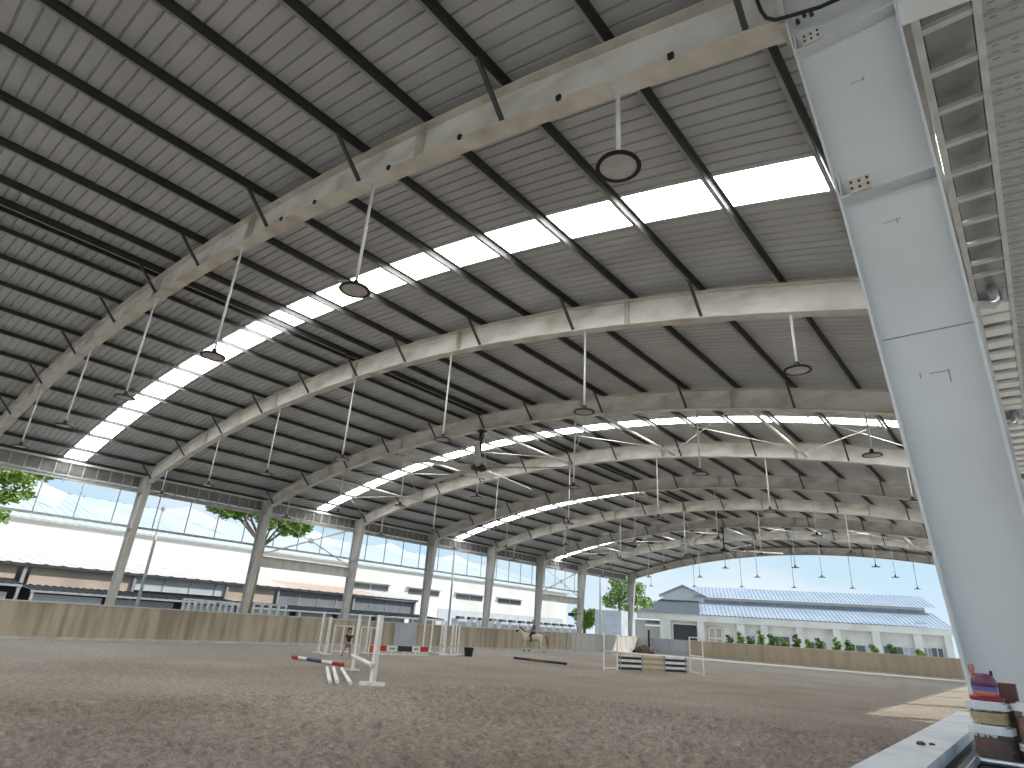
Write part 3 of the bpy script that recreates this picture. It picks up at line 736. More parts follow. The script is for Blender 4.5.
for i in range(2):
    x0 = -28.5+i*1.83
    p_ = MB().box(x0, x0+1.80, WY+.02, WY+.08, .06, 1.30).build('gate_leaf', 'greypanel', R)
    MB().box(x0, x0+1.8, WY, WY+.1, 1.27, 1.33).box(x0, x0+.05, WY, WY+.1, .04, 1.3).box(x0+1.75, x0+1.8, WY, WY+.1, .04, 1.3).build('gate_frame', 'galv', p_)
R = thing('arena_gate', (-29.86, 26.4, .1), 'pale grey gate panel set in the left wall behind the plank fence', 'gate')
MB().box(-29.875, -29.84, 25.55, 27.2, .1, 1.34).build('gate_leaf', 'greypanel', R)
MB().box(-29.88, -29.82, 25.5, 25.56, .1, 1.36).box(-29.88, -29.82, 27.19, 27.25, .1, 1.36).build('gate_frame', 'galv', R)

# ------------------------------------------------------------------ people and horse
def skin_body(name, pts, edges, m_, parent, base, sub=2):
    me = bpy.data.meshes.new(name); b0 = Vector(parent['_base'])
    me.from_pydata([tuple(Vector(q[:3])-b0) for q in pts], edges, [])
    o = bpy.data.objects.new(name, me); COL.objects.link(o); o.parent = parent; o['_base'] = tuple(b0)
    sk = o.modifiers.new('skin', 'SKIN'); sk.use_smooth_shade = True
    for i, q in enumerate(pts):
        r_ = q[3] if isinstance(q[3], tuple) else (q[3], q[3])
        me.skin_vertices[0].data[i].radius = r_; me.skin_vertices[0].data[i].use_root = (i == 0)
    sb = o.modifiers.new('smooth', 'SUBSURF'); sb.levels = sub; sb.render_levels = sub
    me.materials.append(MT[m_]); return o
def local(o, yaw):
    c_, s_ = math.cos(yaw), math.sin(yaw); o = Vector(o)
    return lambda x, y, z: (o.x+x*c_-y*s_, o.y+x*s_+y*c_, o.z+z)
def P4(L, x, y, z, r): return (*L(x, y, z), r)
def child():
    loc = (-22.35, 16.72, 0); L = local(loc, math.atan2(-16.72, 22.35)+.15)   # x: forward (towards camera)
    R = thing('person', loc, 'small child in a dark tee shirt and grey shorts standing among the white standards', 'person', None)
    q = lambda *a: P4(L, *a)
    pts = [q(0, 0, .50, .085), q(0, 0, .60, .078), q(.01, 0, .72, .085), q(.01, 0, .80, .06), q(.01, 0, .86, .034), q(.02, 0, .91, .045), q(.025, 0, .98, .074), q(.02, 0, 1.045, .058),
           q(.0, .105, .79, .036), q(-.02, .20, .68, .027), q(.05, .13, .59, .022), q(.08, .09, .57, .016),
           q(.0, -.105, .79, .036), q(-.01, -.17, .67, .027), q(.05, -.19, .56, .021), q(.08, -.19, .52, .017),
           q(.0, .06, .44, .065), q(.04, .085, .27, .043), q(-.01, .10, .07, .027), q(.09, .11, .03, .025),
           q(.0, -.06, .44, .065), q(-.03, -.12, .27, .043), q(-.10, -.17, .08, .027), q(-.01, -.19, .03, .025)]
    ed = [(0, 1), (1, 2), (2, 3), (3, 4), (4, 5), (5, 6), (6, 7), (3, 8), (8, 9), (9, 10), (10, 11), (3, 12), (12, 13), (13, 14), (14, 15), (0, 16), (16, 17), (17, 18), (18, 19), (0, 20), (20, 21), (21, 22), (22, 23)]
    skin_body('body', pts, ed, 'skin', R, loc)
    tp = [q(0, 0, .52, .098), q(0, 0, .62, .095), q(.01, 0, .73, .10), q(.01, 0, .815, .062), q(0, .105, .795, .05), q(-.015, .17, .72, .042), q(0, -.105, .795, .05), q(-.008, -.15, .71, .042)]
    skin_body('tee_shirt', tp, [(0, 1), (1, 2), (2, 3), (3, 4), (4, 5), (3, 6), (6, 7)], 'tee', R, loc)
    sp_ = [q(0, 0, .53, .096), q(0, 0, .47, .095), q(.01, .065, .41, .078), q(.025, .08, .32, .064), q(.0, -.065, .41, .078), q(-.02, -.10, .32, .064)]
    skin_body('shorts', sp_, [(0, 1), (1, 2), (2, 3), (1, 4), (4, 5)], 'shorts', R, loc)
    hp = [q(.0, 0, 1.0, .078), q(.005, 0, 1.05, .066), q(-.045, 0, .96, .05)]
    skin_body('hair', hp, [(0, 1), (0, 2)], 'hair', R, loc)
    for s_ in (1, -1):
        MB().lathe(L(.092, .026*s_, .985), [(.002, -.007), (.008, 0), (.002, .007)], 8).build('eye', 'black', R)
        sh = [q(-.02+(.0 if s_ > 0 else -.09), .105 if s_ > 0 else -.175, .04, .036), q(.10+(.0 if s_ > 0 else -.10), .112 if s_ > 0 else -.192, .03, .032)]
        skin_body('shoe', sh, [(0, 1)], 'black', R, loc, 1)
child()
def horse_and_rider():
    loc = (-26.0, 34.05, 0); hd = math.atan2(-.60, -.80); L = local(loc, hd)
    q = lambda *a: P4(L, *a)
    H = thing('horse', loc, 'pale horse with a dark head and chestnut tail walking along the left wall', 'horse')
    pts = [q(-.10, 0, .98, .235), q(-.42, 0, 1.0, .235), q(-.62, 0, 1.0, .16), q(.20, 0, .98, .24), q(.48, 0, 1.0, .225), q(.66, 0, 1.12, .15), q(.82, 0, 1.30, .105), q(.94, 0, 1.43, .085), q(1.03, 0, 1.40, .088), q(1.16, 0, 1.24, .062), q(1.23, 0, 1.15, .05),
           q(.50, .12, .74, .085), q(.56, .12, .44, .05), q(.60, .12, .22, .034), q(.58, .12, .05, .045),
           q(.46, -.12, .74, .085), q(.38, -.12, .46, .05), q(.28, -.12, .24, .034), q(.25, -.12, .05, .045),
           q(-.52, .13, .76, .115), q(-.42, .13, .54, .062), q(-.60, .13, .34, .042), q(-.56, .13, .05, .045),
           q(-.56, -.13, .76, .115), q(-.52, -.13, .55, .062), q(-.76, -.13, .36, .042), q(-.80, -.13, .06, .045)]
    ed = [(0, 1), (1, 2), (0, 3), (3, 4), (4, 5), (5, 6), (6, 7), (7, 8), (8, 9), (9, 10), (4, 11), (11, 12), (12, 13), (13, 14), (4, 15), (15, 16), (16, 17), (17, 18), (1, 19), (19, 20), (20, 21), (21, 22), (1, 23), (23, 24), (24, 25), (25, 26)]
    skin_body('body', pts, ed, 'horse', H, loc)
    skin_body('tail', [q(-.72, 0, 1.10, .04), q(-.86, 0, .98, .06), q(-.92, 0, .72, .065), q(-.92, 0, .48, .03)], [(0, 1), (1, 2), (2, 3)], 'tail', H, loc, 1)
    skin_body('mane', [q(.52, 0, 1.24, .03), q(.72, 0, 1.38, .045), q(.88, 0, 1.51, .045), q(1.02, 0, 1.50, .035)], [(0, 1), (1, 2), (2, 3)], 'mane', H, loc, 1)
    for s_ in (1, -1):
        skin_body('ear', [q(.93, .05*s_, 1.49, .028), q(.93, .06*s_, 1.60, .010)], [(0, 1)], 'mane', H, loc, 1)
    skin_body('bridle', [q(.99, .0, 1.42, .097), q(1.09, 0, 1.32, .086), q(1.19, 0, 1.20, .066)], [(0, 1), (1, 2)], 'mane', H, loc, 1)
    for (x, y) in ((.60, .12), (.27, -.12), (-.58, .13), (-.79, -.13)):
        skin_body('sock', [q(x, y, .24, .042), q(x-.01, y, .07, .050)], [(0, 1)], 'mane', H, loc, 1)
    sd = skin_body('saddle', [q(-.16, 0, 1.185, (.13, .06)), q(.06, 0, 1.17, (.14, .055)), q(.22, 0, 1.20, (.10, .055))], [(0, 1), (1, 2)], 'mane', H, loc, 1)
    rl = L(.0, 0, 1.22)
    Rr = thing('person', rl, 'rider in dark clothes and a helmet sitting on the pale horse', 'person')
    pts = [q(.0, 0, 1.30, .12), q(.0, 0, 1.42, .10), q(.02, 0, 1.58, .11), q(.02, 0, 1.68, .07), q(.03, 0, 1.74, .042), q(.05, 0, 1.80, .06), q(.055, 0, 1.87, .082), q(.05, 0, 1.93, .07),
           q(.02, .16, 1.65, .045), q(.05, .21, 1.45, .036), q(.24, .12, 1.36, .028), q(.31, .07, 1.36, .02),
           q(.02, -.16, 1.65, .045), q(.05, -.21, 1.45, .036), q(.24, -.12, 1.36, .028), q(.31, -.07, 1.36, .02),
           q(.12, .20, 1.24, .085), q(.24, .28, 1.05, .065), q(.12, .30, .76, .045), q(.22, .31, .68, .035),
           q(.12, -.20, 1.24, .085), q(.24, -.28, 1.05, .065), q(.12, -.30, .76, .045), q(.22, -.31, .68, .035)]
    ed = [(0, 1), (1, 2), (2, 3), (3, 4), (4, 5), (5, 6), (6, 7), (3, 8), (8, 9), (9, 10), (10, 11), (3, 12), (12, 13), (13, 14), (14, 15), (0, 16), (16, 17), (17, 18), (18, 19), (0, 20), (20, 21), (21, 22), (22, 23)]
    skin_body('body', pts, ed, 'skin', Rr, rl)
    skin_body('riding_top', [q(.0, 0, 1.36, .125), q(.0, 0, 1.46, .112), q(.02, 0, 1.58, .122), q(.02, 0, 1.69, .07), q(.02, .16, 1.66, .056), q(.05, .215, 1.46, .046), q(.22, .13, 1.37, .036), q(.02, -.16, 1.66, .056), q(.05, -.215, 1.46, .046), q(.22, -.13, 1.37, .036)], [(0, 1), (1, 2), (2, 3), (3, 4), (4, 5), (5, 6), (3, 7), (7, 8), (8, 9)], 'navy', Rr, rl)
    skin_body('breeches', [q(.0, 0, 1.36, .127), q(.0, 0, 1.28, .127), q(.12, .20, 1.24, .094), q(.24, .28, 1.05, .074), q(.15, .30, .88, .056), q(.12, -.20, 1.24, .094), q(.24, -.28, 1.05, .074), q(.15, -.30, .88, .056)], [(0, 1), (1, 2), (2, 3), (3, 4), (1, 5), (5, 6), (6, 7)], 'tee', Rr, rl)
    for s_ in (1, -1):
        skin_body('boot', [q(.19, .295*s_, .95, .062), q(.12, .30*s_, .75, .052), q(.25, .31*s_, .68, .042)], [(0, 1), (1, 2)], 'black', Rr, rl, 1)
    skin_body('helmet', [q(.03, 0, 1.90, .098), q(.03, 0, 1.955, .085), q(.12, 0, 1.90, .05)], [(0, 1), (0, 2)], 'navy', Rr, rl, 2)
horse_and_rider()

# ------------------------------------------------------------------ foreground: shelf, tray, snack boxes, shaker
R = thing('shelf', (.05, 2.6, 1.19), 'dark narrow shelf behind the grey ledge at bottom right', 'shelf')
MB().box(-.333, .45, 1.2, 3.75, 1.165, 1.195).build('board', 'shelf', R)
for y in (1.4, 3.6): MB().box(.36, .43, y-.03, y+.03, -.05, 1.165).build('leg', 'shelf', R)
SX, SY = -.226, 3.12
ROT = -.12
def snack_box(c, s_, z0, h, food, lab, lidm='lid', grp='snack boxes on the shelf'):
    T = thing('snack_box', (*c, z0), lab, 'box', grp)
    wall = .004
    MB().rbox(c, s_, s_, z0, z0+h, .022, rot=ROT, taper=.95).build('tub', 'clear', T)
    MB().rbox(c, s_-.014, s_-.014, z0+.005, z0+h*.80, .02, rot=ROT, taper=.95).build('food', food, T)
    mb = MB(); rr = random.Random(len(lab))
    for i in range(70):
        a = rr.choice([0, 1, 2, 3]); u_ = rr.uniform(-.5, .5)*(s_-.04); zz = z0+.012+rr.random()*(h*.78-.012)
        off = s_/2-.010; p_ = [(u_, -off), (u_, off), (-off, u_), (off, u_)][a]
        cr_, sr_ = math.cos(ROT), math.sin(ROT); p_ = (c[0]+p_[0]*cr_-p_[1]*sr_, c[1]+p_[0]*sr_+p_[1]*cr_)
        d = Vector((rr.uniform(-1, 1), rr.uniform(-1, 1), rr.uniform(-1, 1))).normalized()*.016
        if a < 2: d.y *= .15
        else: d.x *= .15
        mb.tube([Vector((*p_, zz))-d, Vector((*p_, zz)), Vector((*p_, zz))+d], [.002, .0055, .002], 6)
    mb.build('food_pieces', food, T)['kind'] = 'stuff'
    MB().rbox(c, s_+.010, s_+.010, z0+h, z0+h+.022, .026, rot=ROT).rbox(c, s_-.02, s_-.02, z0+h+.022, z0+h+.028, .02, rot=ROT).build('lid', lidm, T)
    return z0+h+.028
z1 = snack_box((SX, SY), .122, 1.195, .105, 'chili', 'clear square box of dark red dried snacks, bottom of the stack by the ledge')
z2 = snack_box((SX+.002, SY), .118, z1, .052, 'biscuit', 'shallow clear box of pale snacks with white lid, stacked on the dark red one')
z3 = snack_box((SX+.142, SY+.02), .122, 1.195, .062, 'biscuit', 'shallow clear box with white lid at right edge, bottom of its stack')
z4 = snack_box((SX+.142, SY+.02), .122, z3, .10, 'nut', 'clear box of brown snacks with white lid, cut by the right edge')
# shaker
bc = (SX+.004, SY, z2); k_ = .80
T = thing('shaker_bottle', bc, 'purple shaker bottle with blue band and peach loop on the white lid', 'bottle')
def turned(name, prof, m_, sm=False): MB().lathe(bc, [(r_*k_ if r_ > .005 else r_, z_*k_) for r_, z_ in prof], 28).build(name, m_, T, smooth=sm)
turned('crimson_base', [(.004, 0), (.064, 0), (.068, .006), (.068, .016), (.060, .02), (.004, .02)], 'crimson')
turned('peach_collar', [(.004, .02), (.047, .02), (.051, .03), (.051, .042), (.004, .042)], 'peach')
turned('blue_band', [(.004, .042), (.051, .042), (.052, .060), (.004, .060)], 'violet')
turned('dome_lid', [(.004, .060), (.052, .060), (.051, .085), (.042, .105), (.030, .114), (.012, .117), (.004, .117)], 'purple', True)
lp = [(-.036, .098), (-.044, .118), (-.048, .140), (-.043, .152), (-.034, .152), (-.030, .140), (-.033, .118), (-.028, .105)]
MB().tube([(bc[0]+x*.95*k_, bc[1]+x*.2*k_, bc[2]+z*k_) for x, z in lp], .0048, 8).build('loop', 'peach', T, smooth=True)
MB().tube([(bc[0]+.034*k_, bc[1], bc[2]+.10*k_), (bc[0]+.036*k_, bc[1], bc[2]+.130*k_)], .005, 8).build('spout', 'black', T)
o = MB().rbox((SX+.05, SY+.12), .09, .05, 1.195, 1.47, .006).build('carton', 'brown', None, loc=(SX+.05, SY+.12, 1.195)); tag(o, 'small brown carton standing behind the purple shaker', 'carton')
o = MB().rbox((SX+.155, SY+.01), .05, .05, z4, z4+.07, .01).build('jar', 'black', None, loc=(SX+.155, SY+.01, z4)); tag(o, 'small black jar on the box at the right edge', 'jar')
T = thing('tray', (-.08, 2.72, 1.195), 'dark shallow tray with a steel rim in front of the snack boxes', 'tray')
MB().rbox((-.06, 2.77), .44, .50, 1.195, 1.205, .03).build('base', 'tray', T)
rim = MB()
for (a, b_) in (((-.28, 2.52), (.16, 2.52)), ((.16, 2.52), (.16, 3.02)), ((.16, 3.02), (-.28, 3.02)), ((-.28, 3.02), (-.28, 2.52))): rim.tube([(*a, 1.216), (*b_, 1.216)], .011, 8)
rim.build('rim', 'trayedge', T)
o = MB().lathe((-.445, 3.0, 1.24), [(.015, 0), (.015, .008), (.008, .012), (.002, .012)], 8).build('bolt_head', 'strut', None, loc=(-.445, 3.0, 1.24)); tag(o, 'larger dark bolt head on the grey ledge', 'bolt')
o = MB().lathe((-.415, 3.04, 1.24), [(.010, 0), (.010, .006), (.002, .008)], 8).build('bolt_head', 'strut', None, loc=(-.415, 3.04, 1.24)); tag(o, 'smaller dark bolt head on the grey ledge, nearer the snack boxes', 'bolt')

# ------------------------------------------------------------------ outside left: white hall, shed, poles, stored frames
BX = -46.0
R = thing('white_building', (BX, 30, 0), 'long white-walled hall with a pale blue metal roof beyond the left columns', 'building')
MB().box(BX-26, BX, -14, 66.8, -.1, 5.85).build('wall', 'bwhite', R)
def slope(name, x0, z0, x1, z1, ya, yb, m_, par, pitch=.5, hh=.05, n=None):
    mb = MB(); n = n or int((yb-ya)/pitch); prof = []
    for i in range(n):
        y = ya+(yb-ya)*i/n; p_ = (yb-ya)/n
        prof += [(y, 0), (y+.7*p_, 0), (y+.75*p_, hh), (y+.95*p_, hh)]
    prof.append((yb, 0)); N = len(prof)
    mb.add([(x0, y, z0+h) for y, h in prof]+[(x1, y, z1+h) for y, h in prof], [(i, i+1, N+i+1, N+i) for i in range(N-1)])
    return mb.build(name, m_, par, recalc=False)
slope('roof', BX+.15, 5.84, BX-13, 9.3, -14.5, 67.2, 'broof', R, .6, .03)
slope('roof', BX-26.5, 5.82, BX-13, 9.3, -14.5, 67.2, 'broof', R, 1.0)
MB().prism([(BX-26, 5.8), (BX, 5.8), (BX-13, 9.2)], 'y', 66.6, 66.8).build('gable', 'bwhite', R)
for y in (12, 24, 37, 48, 59):
    mb = MB(); a = (BX-4.5, 7.05); b_ = (BX-12.8, 9.24)
    mb.add([(a[0], y-.1, a[1]+.05), (b_[0], y-2.6, b_[1]), (b_[0], y, b_[1]+.7), (b_[0], y+2.6, b_[1])], [(0, 2, 1), (0, 3, 2), (1, 2, 3), (0, 1, 3)])
    mb.build('roof_monitor', 'ridgeg', R)
MB().box(BX, BX+.18, -14.5, 67.2, 5.74, 5.86).build('gutter', 'galv', R)
for (ya, yb) in ((33.9, 37.9), (40.4, 44.4), (46.9, 50.9), (53.5, 57.5)):
    ym = (ya+yb)/2
    w_ = MB().box(BX, BX+.05, ya, ym-.06, 3.84, 4.28).box(BX, BX+.05, ym+.06, yb, 3.84, 4.28).build('window', 'glass', R)
    MB().box(BX, BX+.35, ya-.25, yb+.25, 4.40, 4.47).build('window_hood', 'bwhite', w_)
MB().box(BX, BX+.04, 44.5, 66, -.05, 2.75).build('lower_wall_band', 'bluep', R)

R = thing('stable_shed', (-41.5, 22, 0), 'low shed with a pale sheet roof against the white hall, boarded front', 'shed')
slope('roof', -40.72, 3.10, BX+.06, 3.75, -6, 37.0, 'tile', R, .8, .04)
MB().box(-40.86, -40.74, -6, 37.0, 2.96, 3.10).build('fascia', 'dark', R)
for (ya, yb, m_, z0, z1) in ((-6, 9.0, 'beige', 2.3, 2.95), (9.6, 14.6, 'beige', 1.9, 2.95), (14.8, 20.3, 'bluep', 2.2, 2.95), (20.4, 23.9, 'beige', 2.0, 2.95), (24.2, 37.0, 'louver', 1.95, 2.95)):
    p_ = MB().box(-41.15, -41.05, ya, yb, z0, z1).build('front_panel', m_, R)
    if m_ in ('louver', 'bluep'):
        for i in range(1, int((yb-ya)/1.6)+1):
            yy = ya+i*1.6
            if yy < yb-.2: MB().box(-41.05, -41.01, yy-.03, yy+.03, z0, z1).build('panel_batten', 'midgrey', p_)
MB().box(-44, -43.9, -6, 37, -.05, 2.0).build('back_wall', 'dark', R)
for y in (-5.5, 3, 9.3, 14.7, 20.35, 24.05, 30.5, 36.8): MB().box(-41.0, -40.85, y-.08, y+.08, -.05, 2.96).build('post', 'midgrey', R)
for (ya, yb, z0, lab) in ((-4, 8.6, 2.25, 'dark corrugated lean-to roof under the shed front, at the left image edge'), (9.0, 20.0, 2.05, 'dark corrugated lean-to roof under the shed front, behind the nearest left column'), (20.4, 37.0, 1.95, 'long dark lean-to roof under the grey shutters')):
    T = thing('lean_to_roof', (-38.8, (ya+yb)/2, z0), lab, 'lean-to roof', 'lean-to roofs')
    slope('sheet', -37.4, z0-.25, -40.7, z0, ya, yb, 'dark', T, .35, .05)
    MB().box(-37.5, -37.35, ya, yb, z0-.36, z0-.26).build('edge_beam', 'midgrey', T)
    n = max(2, int((yb-ya)/3.2))
    for i in range(n+1):
        yy = ya+.1+(yb-ya-.2)*i/n; MB().box(-37.5, -37.38, yy-.06, yy+.06, -.05, z0-.3).build('post', 'midgrey', T)
    for i in range(n):
        yy = ya+(i+.08)*(yb-ya)/n
        MB().box(-38.2, -38.1, yy, yy+(yb-ya)/n*.84, 1.0, 1.62).build('stall_panel', 'bluep' if i % 2 == 0 else 'midgrey', T)
# white jump frames stored in a row behind the wall
for i in range(10):
    y = 14.75+i*.33
    wing((-33.9, y), (-33.55, y+.12), 1.86-.004*i, 'white stored frame behind the left wall, %s in the row before the braced column' % (['first', 'second', 'third', 'fourth', 'fifth', 'sixth', 'seventh', 'eighth', 'ninth', 'last'][i]), (.9, 1.84-.004*i), w=.085, grp='stored white frames')
for i in range(4):
    y = 18.6+i*.52
    wing((-33.9, y), (-33.6, y+.26), 1.88, 'white stored frame behind the left wall, %s past the braced column' % (['first', 'second', 'third', 'last'][i]), (1.0, 1.86), w=.085, grp='stored white frames')
for i in range(6):
    y = 36.6+i*.62
    o = MB().box(-34.05, -33.95, y-.05, y+.05, -.05, 1.95).box(-34.08, -33.92, y-.08, y+.08, 1.95, 2.0).build('fence_post', 'white', None, loc=(-34, y, 0))
    tag(o, 'short white post behind the left wall, %s from the left of its row' % (['first', 'second', 'third', 'fourth', 'fifth', 'sixth'][i]), 'post', 'white posts behind the wall')
# grey cabinets in a row
for i in range(13):
    y = 37.6+i*1.32; 
    T = thing('outdoor_cabinet', (-36.2, y, 0), 'grey-blue cabinet behind the left wall, number %s from the left in its row' % (['one', 'two', 'three', 'four', 'five', 'six', 'seven', 'eight', 'nine', 'ten', 'eleven', 'twelve', 'thirteen'][i]), 'cabinet', 'grey cabinets behind the wall')
    MB().box(-36.6, -35.9, y-.56, y+.56, -.05, 1.85).build('body', 'bluep', T)
    MB().box(-35.9, -35.87, y-.46, y+.46, .9, 1.66).build('front_grille', 'louver', T)
    MB().prism([(-36.5, 1.85), (-35.95, 1.85), (-36.05, 2.05), (-36.4, 2.05)], 'y', y-.30, y+.30).build('cap', 'dark', T)
def util_pole(x, y, h, lean, r, lab, arm=False):
    T = thing('utility_pole', (x, y, 0), lab, 'pole', 'poles outside the left side')
    MB().tube([(x, y, -.05), (x+lean[0], y+lean[1], h)], [r, r*.75], 8).build('shaft', 'galv', T, smooth=True)
    if arm: MB().box(x+lean[0]-.05, x+lean[0]+.05, y-.7, y+.7, h-.5, h-.4).build('cross_arm', 'galv', T)
    else: MB().lathe((x+lean[0], y+lean[1], h), [(.02, 0), (.10, 0), (.10, .12), (.02, .2)], 8).build('cap', 'galv', T)
util_pole(-33.0, 12.25, 5.9, (0, .0), .085, 'grey pole outside, between the first and second left columns')
util_pole(-33.2, 33.3, 7.2, (0, 0), .08, 'grey pole outside, between the fourth and fifth left columns')
util_pole(-35.0, 56.9, 8.4, (0, 0), .13, 'tall grey pole with a cross arm near the far left corner', True)
o = MB().box(-38.2, -34.9, 61, 64, -.1, 3.8).build('boundary_wall', 'bluep', None, loc=(-36.5, 62, 0)); tag(o, 'pale blue-grey block wall behind the far left corner', 'wall')

# ------------------------------------------------------------------ trees
def tree(name, loc, blobs, n, size, m_, lab, trunk=True, seed=1, cat='tree', grp=None):
    rr = random.Random(seed); T = thing(name, loc, lab, cat, grp); mb = MB()
    tot = sum(b_[3]**2 for b_ in blobs)
    for (x, y, z, r) in blobs:
        for i in range(int(n*r*r/tot)):
            d = Vector((rr.gauss(0, 1), rr.gauss(0, 1), rr.gauss(0, 1))).normalized()*r*(rr.random()**.35)*rr.uniform(.75, 1.1)
            c = Vector((x, y, z))+Vector((d.x, d.y, d.z*.8)); a = Vector((rr.gauss(0, 1), rr.gauss(0, 1), rr.gauss(0, .6))).normalized()
            b_ = a.cross(Vector((rr.gauss(0, 1), rr.gauss(0, 1), rr.gauss(0, 1)))).normalized(); s_ = size*rr.uniform(.6, 1.3); nn = a.cross(b_)
            mb.add([c-a*s_, c-b_*s_*.45+nn*s_*.12, c+a*s_, c+b_*s_*.45+nn*s_*.12], [(0, 1, 2, 3)])
    mb.build('foliage', m_, T, recalc=False)
    if trunk:
        tb = MB(); top = max(b_[2] for b_ in blobs); x, y, z = loc
        tb.tube([(x, y, z-.1), (x+.1, y+.1, z+(top-z)*.72), (x, y, z+(top-z)*.86)], [.22, .16, .07], 8)
        for (bx, by, bz, r) in blobs: tb.tube([(x+.1, y+.1, z+(top-z)*.70), ((x+bx)/2, (y+by)/2, z+(top-z)*.70+(bz-(z+(top-z)*.70))*.8), (bx, by, bz)], [.07, .05, .025], 6)
        tb.build('trunk', 'bark', T, smooth=True)
tree('tree', (-39.0, 4.6, 0), [(-38.4, 6.6, 7.0, .75), (-38.2, 7.3, 6.9, .7), (-38.2, 8.0, 7.35, .55), (-38.2, 8.9, 7.55, .45), (-38.2, 9.6, 7.6, .32), (-38.2, 6.9, 6.0, .6), (-38.2, 6.9, 5.0, .55), (-38.6, 5.4, 6.2, 1.1), (-38.2, 7.7, 6.2, .35)], 2400, .14, 'leafy', 'leafy tree with bright green leaves hanging in at the far left edge', seed=2)
tree('tree', (-36.0, 19.35, 0), [(-36, 16.2, 7.25, .6), (-36, 17.2, 7.3, .75), (-36, 18.3, 7.35, .8), (-36, 17.6, 6.85, .5), (-36, 19.4, 7.0, .8), (-36, 20.4, 7.05, .8), (-36, 21.4, 6.8, .75), (-36, 22.2, 6.7, .5), (-36, 20.9, 6.4, .6), (-36, 21.8, 6.35, .5), (-36, 19.6, 6.5, .5), (-36, 16.8, 6.75, .5), (-36, 16.0, 6.9, .4)], 4200, .16, 'leafy', 'broad green tree crown beyond the second left column, against the pale roof', seed=3)
tree('tree', (-41.6, 64, 0), [(-41.4, 64, 2.6, 1.2), (-40.4, 64, 3.3, .9), (-42.2, 64, 3.4, 1.0)], 2200, .2, 'leafy', 'bright green bushy tree in the gap left of the far corner column', seed=4)
tree('tree', (-38.4, 66.5, 0), [(-38.4, 66.5, 5.9, 1.4), (-37.6, 66.5, 7.2, 1.1), (-36.3, 66.5, 5.8, 1.3), (-34.9, 66.5, 5.0, 1.0), (-39.5, 66.5, 5.0, 1.2), (-37.0, 66.5, 4.4, 1.3), (-38.9, 66.5, 7.2, .8), (-35.6, 66.5, 6.6, .8)], 2300, .2, 'leafy', 'green tree behind the far corner column, left of the far building', seed=5)

# ------------------------------------------------------------------ far building
FA = Vector((-38.6, 70, 0)); FB = Vector((-8.1, 84, 0)); U = (FB-FA).normalized(); V = Vector((-U.y, U.x, 0))
FMX = Matrix(((U.x, V.x, 0, FA.x), (U.y, V.y, 0, FA.y), (0, 0, 1, 0), (0, 0, 0, 1)))
R = thing('far_building', tuple(FA+U*16), 'long pale building with two-tier blue-grey metal roofs beyond the far wall', 'building')
def fb(name, mb, m_, par=None): return mb.xf(FMX).build(name, m_, par or R)
fb('wall', MB().box(3.5, 33.6, .6, 9.6, -.1, 3.5), 'bwhite2')
fb('beam', MB().box(.6, 34.0, -.15, .55, 3.40, 4.12), 'bwhite2')
fb('left_wall', MB().box(3.3, 4.0, 0, 9.6, -.1, 3.45).box(.0, 3.4, 2.2, 2.6, -.1, 3.3), 'bwhite')
for (a, b_) in ((3.8, 4.6), (7.6, 8.35), (12.0, 12.85), (14.6, 15.3), (18.35, 19.05), (22.15, 22.9), (26.05, 26.85), (30.1, 30.9), (33.0, 33.7)):
    fb('pier', MB().box(a, b_, -.05, .6, -.1, 3.42), 'bwhite2')
def roofp(name, u0, u1, v0, z0, v1, z1, m_, pitch=.45):
    n = int((u1-u0)/pitch); prof = []
    for i in range(n):
        p_ = (u1-u0)/n; a = u0+i*p_; prof += [(a, 0), (a+.72*p_, 0), (a+.76*p_, .07), (a+.96*p_, .07)]
    prof.append((u1, 0)); N = len(prof); mb = MB()
    mb.add([(a, v0, z0+h) for a, h in prof]+[(a, v1, z1+h) for a, h in prof], [(i, i+1, N+i+1, N+i) for i in range(N-1)])
    mb.xf(FMX); return mb.build(name, m_, R, recalc=False)
roofp('lower_roof', 7.9, 33.9, -.25, 4.16, 5.0, 5.85, 'broof2')
fb('clerestory', MB().box(7.5, 33.2, 4.9, 9.0, 3.5, 6.45), 'bwhite2')
fb('clerestory_band', MB().box(7.5, 33.2, 4.85, 4.9, 5.75, 6.15), 'midgrey')
roofp('upper_roof', 7.3, 34.2, 4.3, 6.45, 9.0, 7.95, 'broof2')
fb('hip_roof', MB().add([(.5, -.3, 4.12), (8.0, -.3, 4.12), (8.0, 4.9, 6.0), (3.4, 4.9, 6.0), (.5, 9, 4.12)], [(0, 1, 2, 3), (0, 3, 4)]), 'hip')
fb('gable_wall', MB().prism([(3.6, 4.2), (3.6, 6.55), (6.1, 7.6), (8.7, 6.55), (8.7, 4.2)], 'y', 4.7, 9.0), 'bwhite')
fb('gable_roof', MB().prism([(3.1, 6.35), (6.1, 7.68), (9.1, 6.35), (9.1, 6.47), (6.1, 7.83), (3.1, 6.47)], 'y', 4.3, 9.2), 'broof2')
d_ = fb('doorway', MB().box(4.85, 7.5, .50, .58, .2, 2.95), 'dark'); fb('door_frame', MB().box(4.65, 7.6, .45, .6, 2.95, 3.15).box(4.65, 4.83, .45, .6, 0, 2.95), 'bwhite', d_)
d_ = fb('shelf_unit', MB().box(8.7, 10.5, .5, .58, .3, 2.95), 'beige'); fb('shelf_frame', MB().box(8.8, 8.95, .44, .52, .3, 2.9).box(9.55, 9.7, .44, .52, .3, 2.9).box(10.3, 10.45, .44, .52, .3, 2.9).box(8.8, 10.4, .44, .52, 1.6, 1.75).box(8.8, 10.4, .44, .52, 2.75, 2.9), 'bwhite', d_)
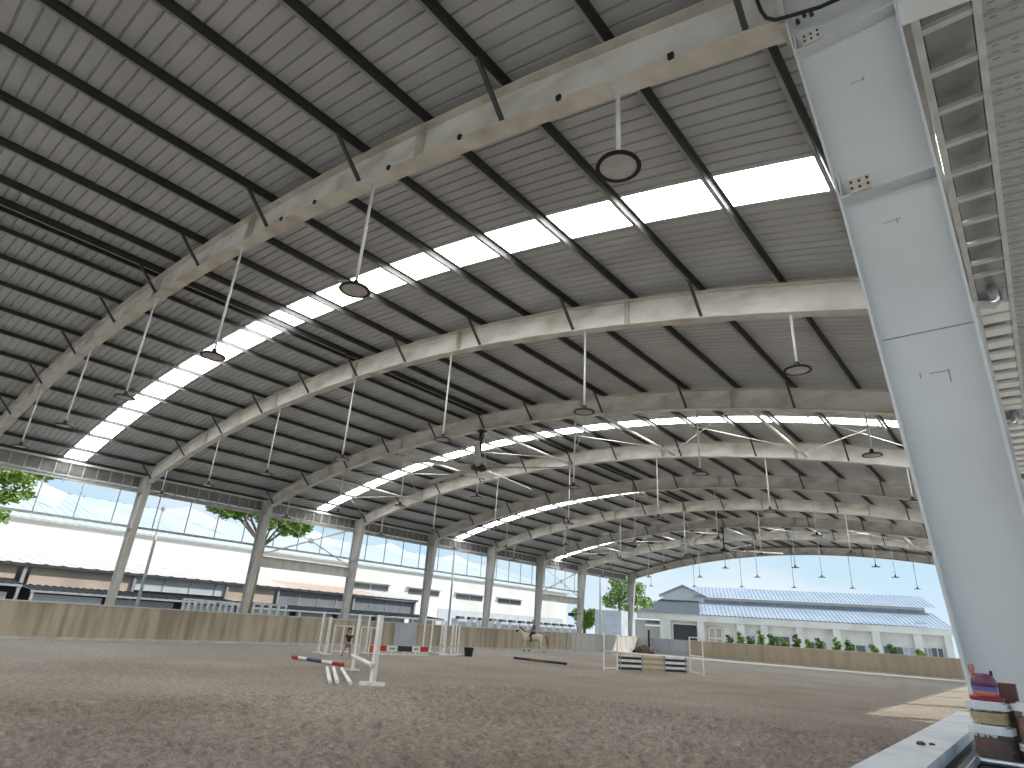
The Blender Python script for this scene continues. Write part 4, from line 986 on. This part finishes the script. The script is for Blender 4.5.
for (a, b_, z0, z1, m_) in ((15.6, 17.6, .6, 2.3, 'glass'), (13.1, 13.9, .5, 2.2, 'midgrey'), (19.6, 21.4, .6, 1.95, 'midgrey'), (23.4, 25.3, .6, 1.9, 'glass'), (25.4, 25.9, .6, 1.9, 'bluep'), (27.2, 29.0, .6, 1.98, 'glass'), (29.2, 30.0, .6, 1.98, 'bluep'), (31.0, 31.7, .6, 2.05, 'midgrey'), (31.8, 32.8, .6, 2.1, 'leaf' if False else 'glass')):
    w_ = fb('window', MB().box(a, b_, .53, .59, z0, z1), m_)
    fb('window_frame', MB().box(a-.06, b_+.06, .50, .6, z1, z1+.08).box((a+b_)/2-.04, (a+b_)/2+.04, .50, .6, z0, z1), 'bwhite', w_)
fb('canopy', MB().add([(1.6, -.9, 2.55), (3.4, -.9, 2.55), (3.4, 2.2, 3.1), (1.6, 2.2, 3.1), (1.6, -.9, 2.63), (3.4, -.9, 2.63), (3.4, 2.2, 3.18), (1.6, 2.2, 3.18)], [(3, 2, 1, 0), (4, 5, 6, 7), (0, 1, 5, 4), (1, 2, 6, 5), (2, 3, 7, 6), (3, 0, 4, 7)]), 'bwhite')
for zz in (15.0,): fb('roof_light', MB().box(30.8, 31.8, .9, 1.2, 4.55, 4.75), 'lid')
# shrubs behind the far wall
shr = [(-21.9, .9), (-20.9, 1.2), (-20.05, .8), (-19.15, 1.5), (-18.25, 1.2), (-17.3, .9), (-16.25, 1.3), (-15.3, .9), (-14.5, 1.1), (-13.2, 1.2), (-12.3, 1.0), (-10.6, .8), (-9.4, .9), (-7.6, .6)]
on = ['first', 'second', 'third', 'fourth', 'fifth', 'sixth', 'seventh', 'eighth', 'ninth', 'tenth', 'eleventh', 'twelfth', 'thirteenth', 'last']
for i, (x, h) in enumerate(shr):
    tree('potted_shrub', (x, 57.2, 0), [(x, 57.2, .9+h*.35, .40), (x+.1, 57.2, 1.1+h*.55, .34), (x-.08, 57.2, 1.15+h*.8, .22)], 260, .13, 'leafy' if i % 2 else 'leaf', 'leafy green shrub peeping over the far wall, %s from the left' % on[i], seed=20+i, cat='shrub', grp='shrubs behind the far wall')

for o in list(bpy.data.objects):
    if '_base' in o: del o['_base']
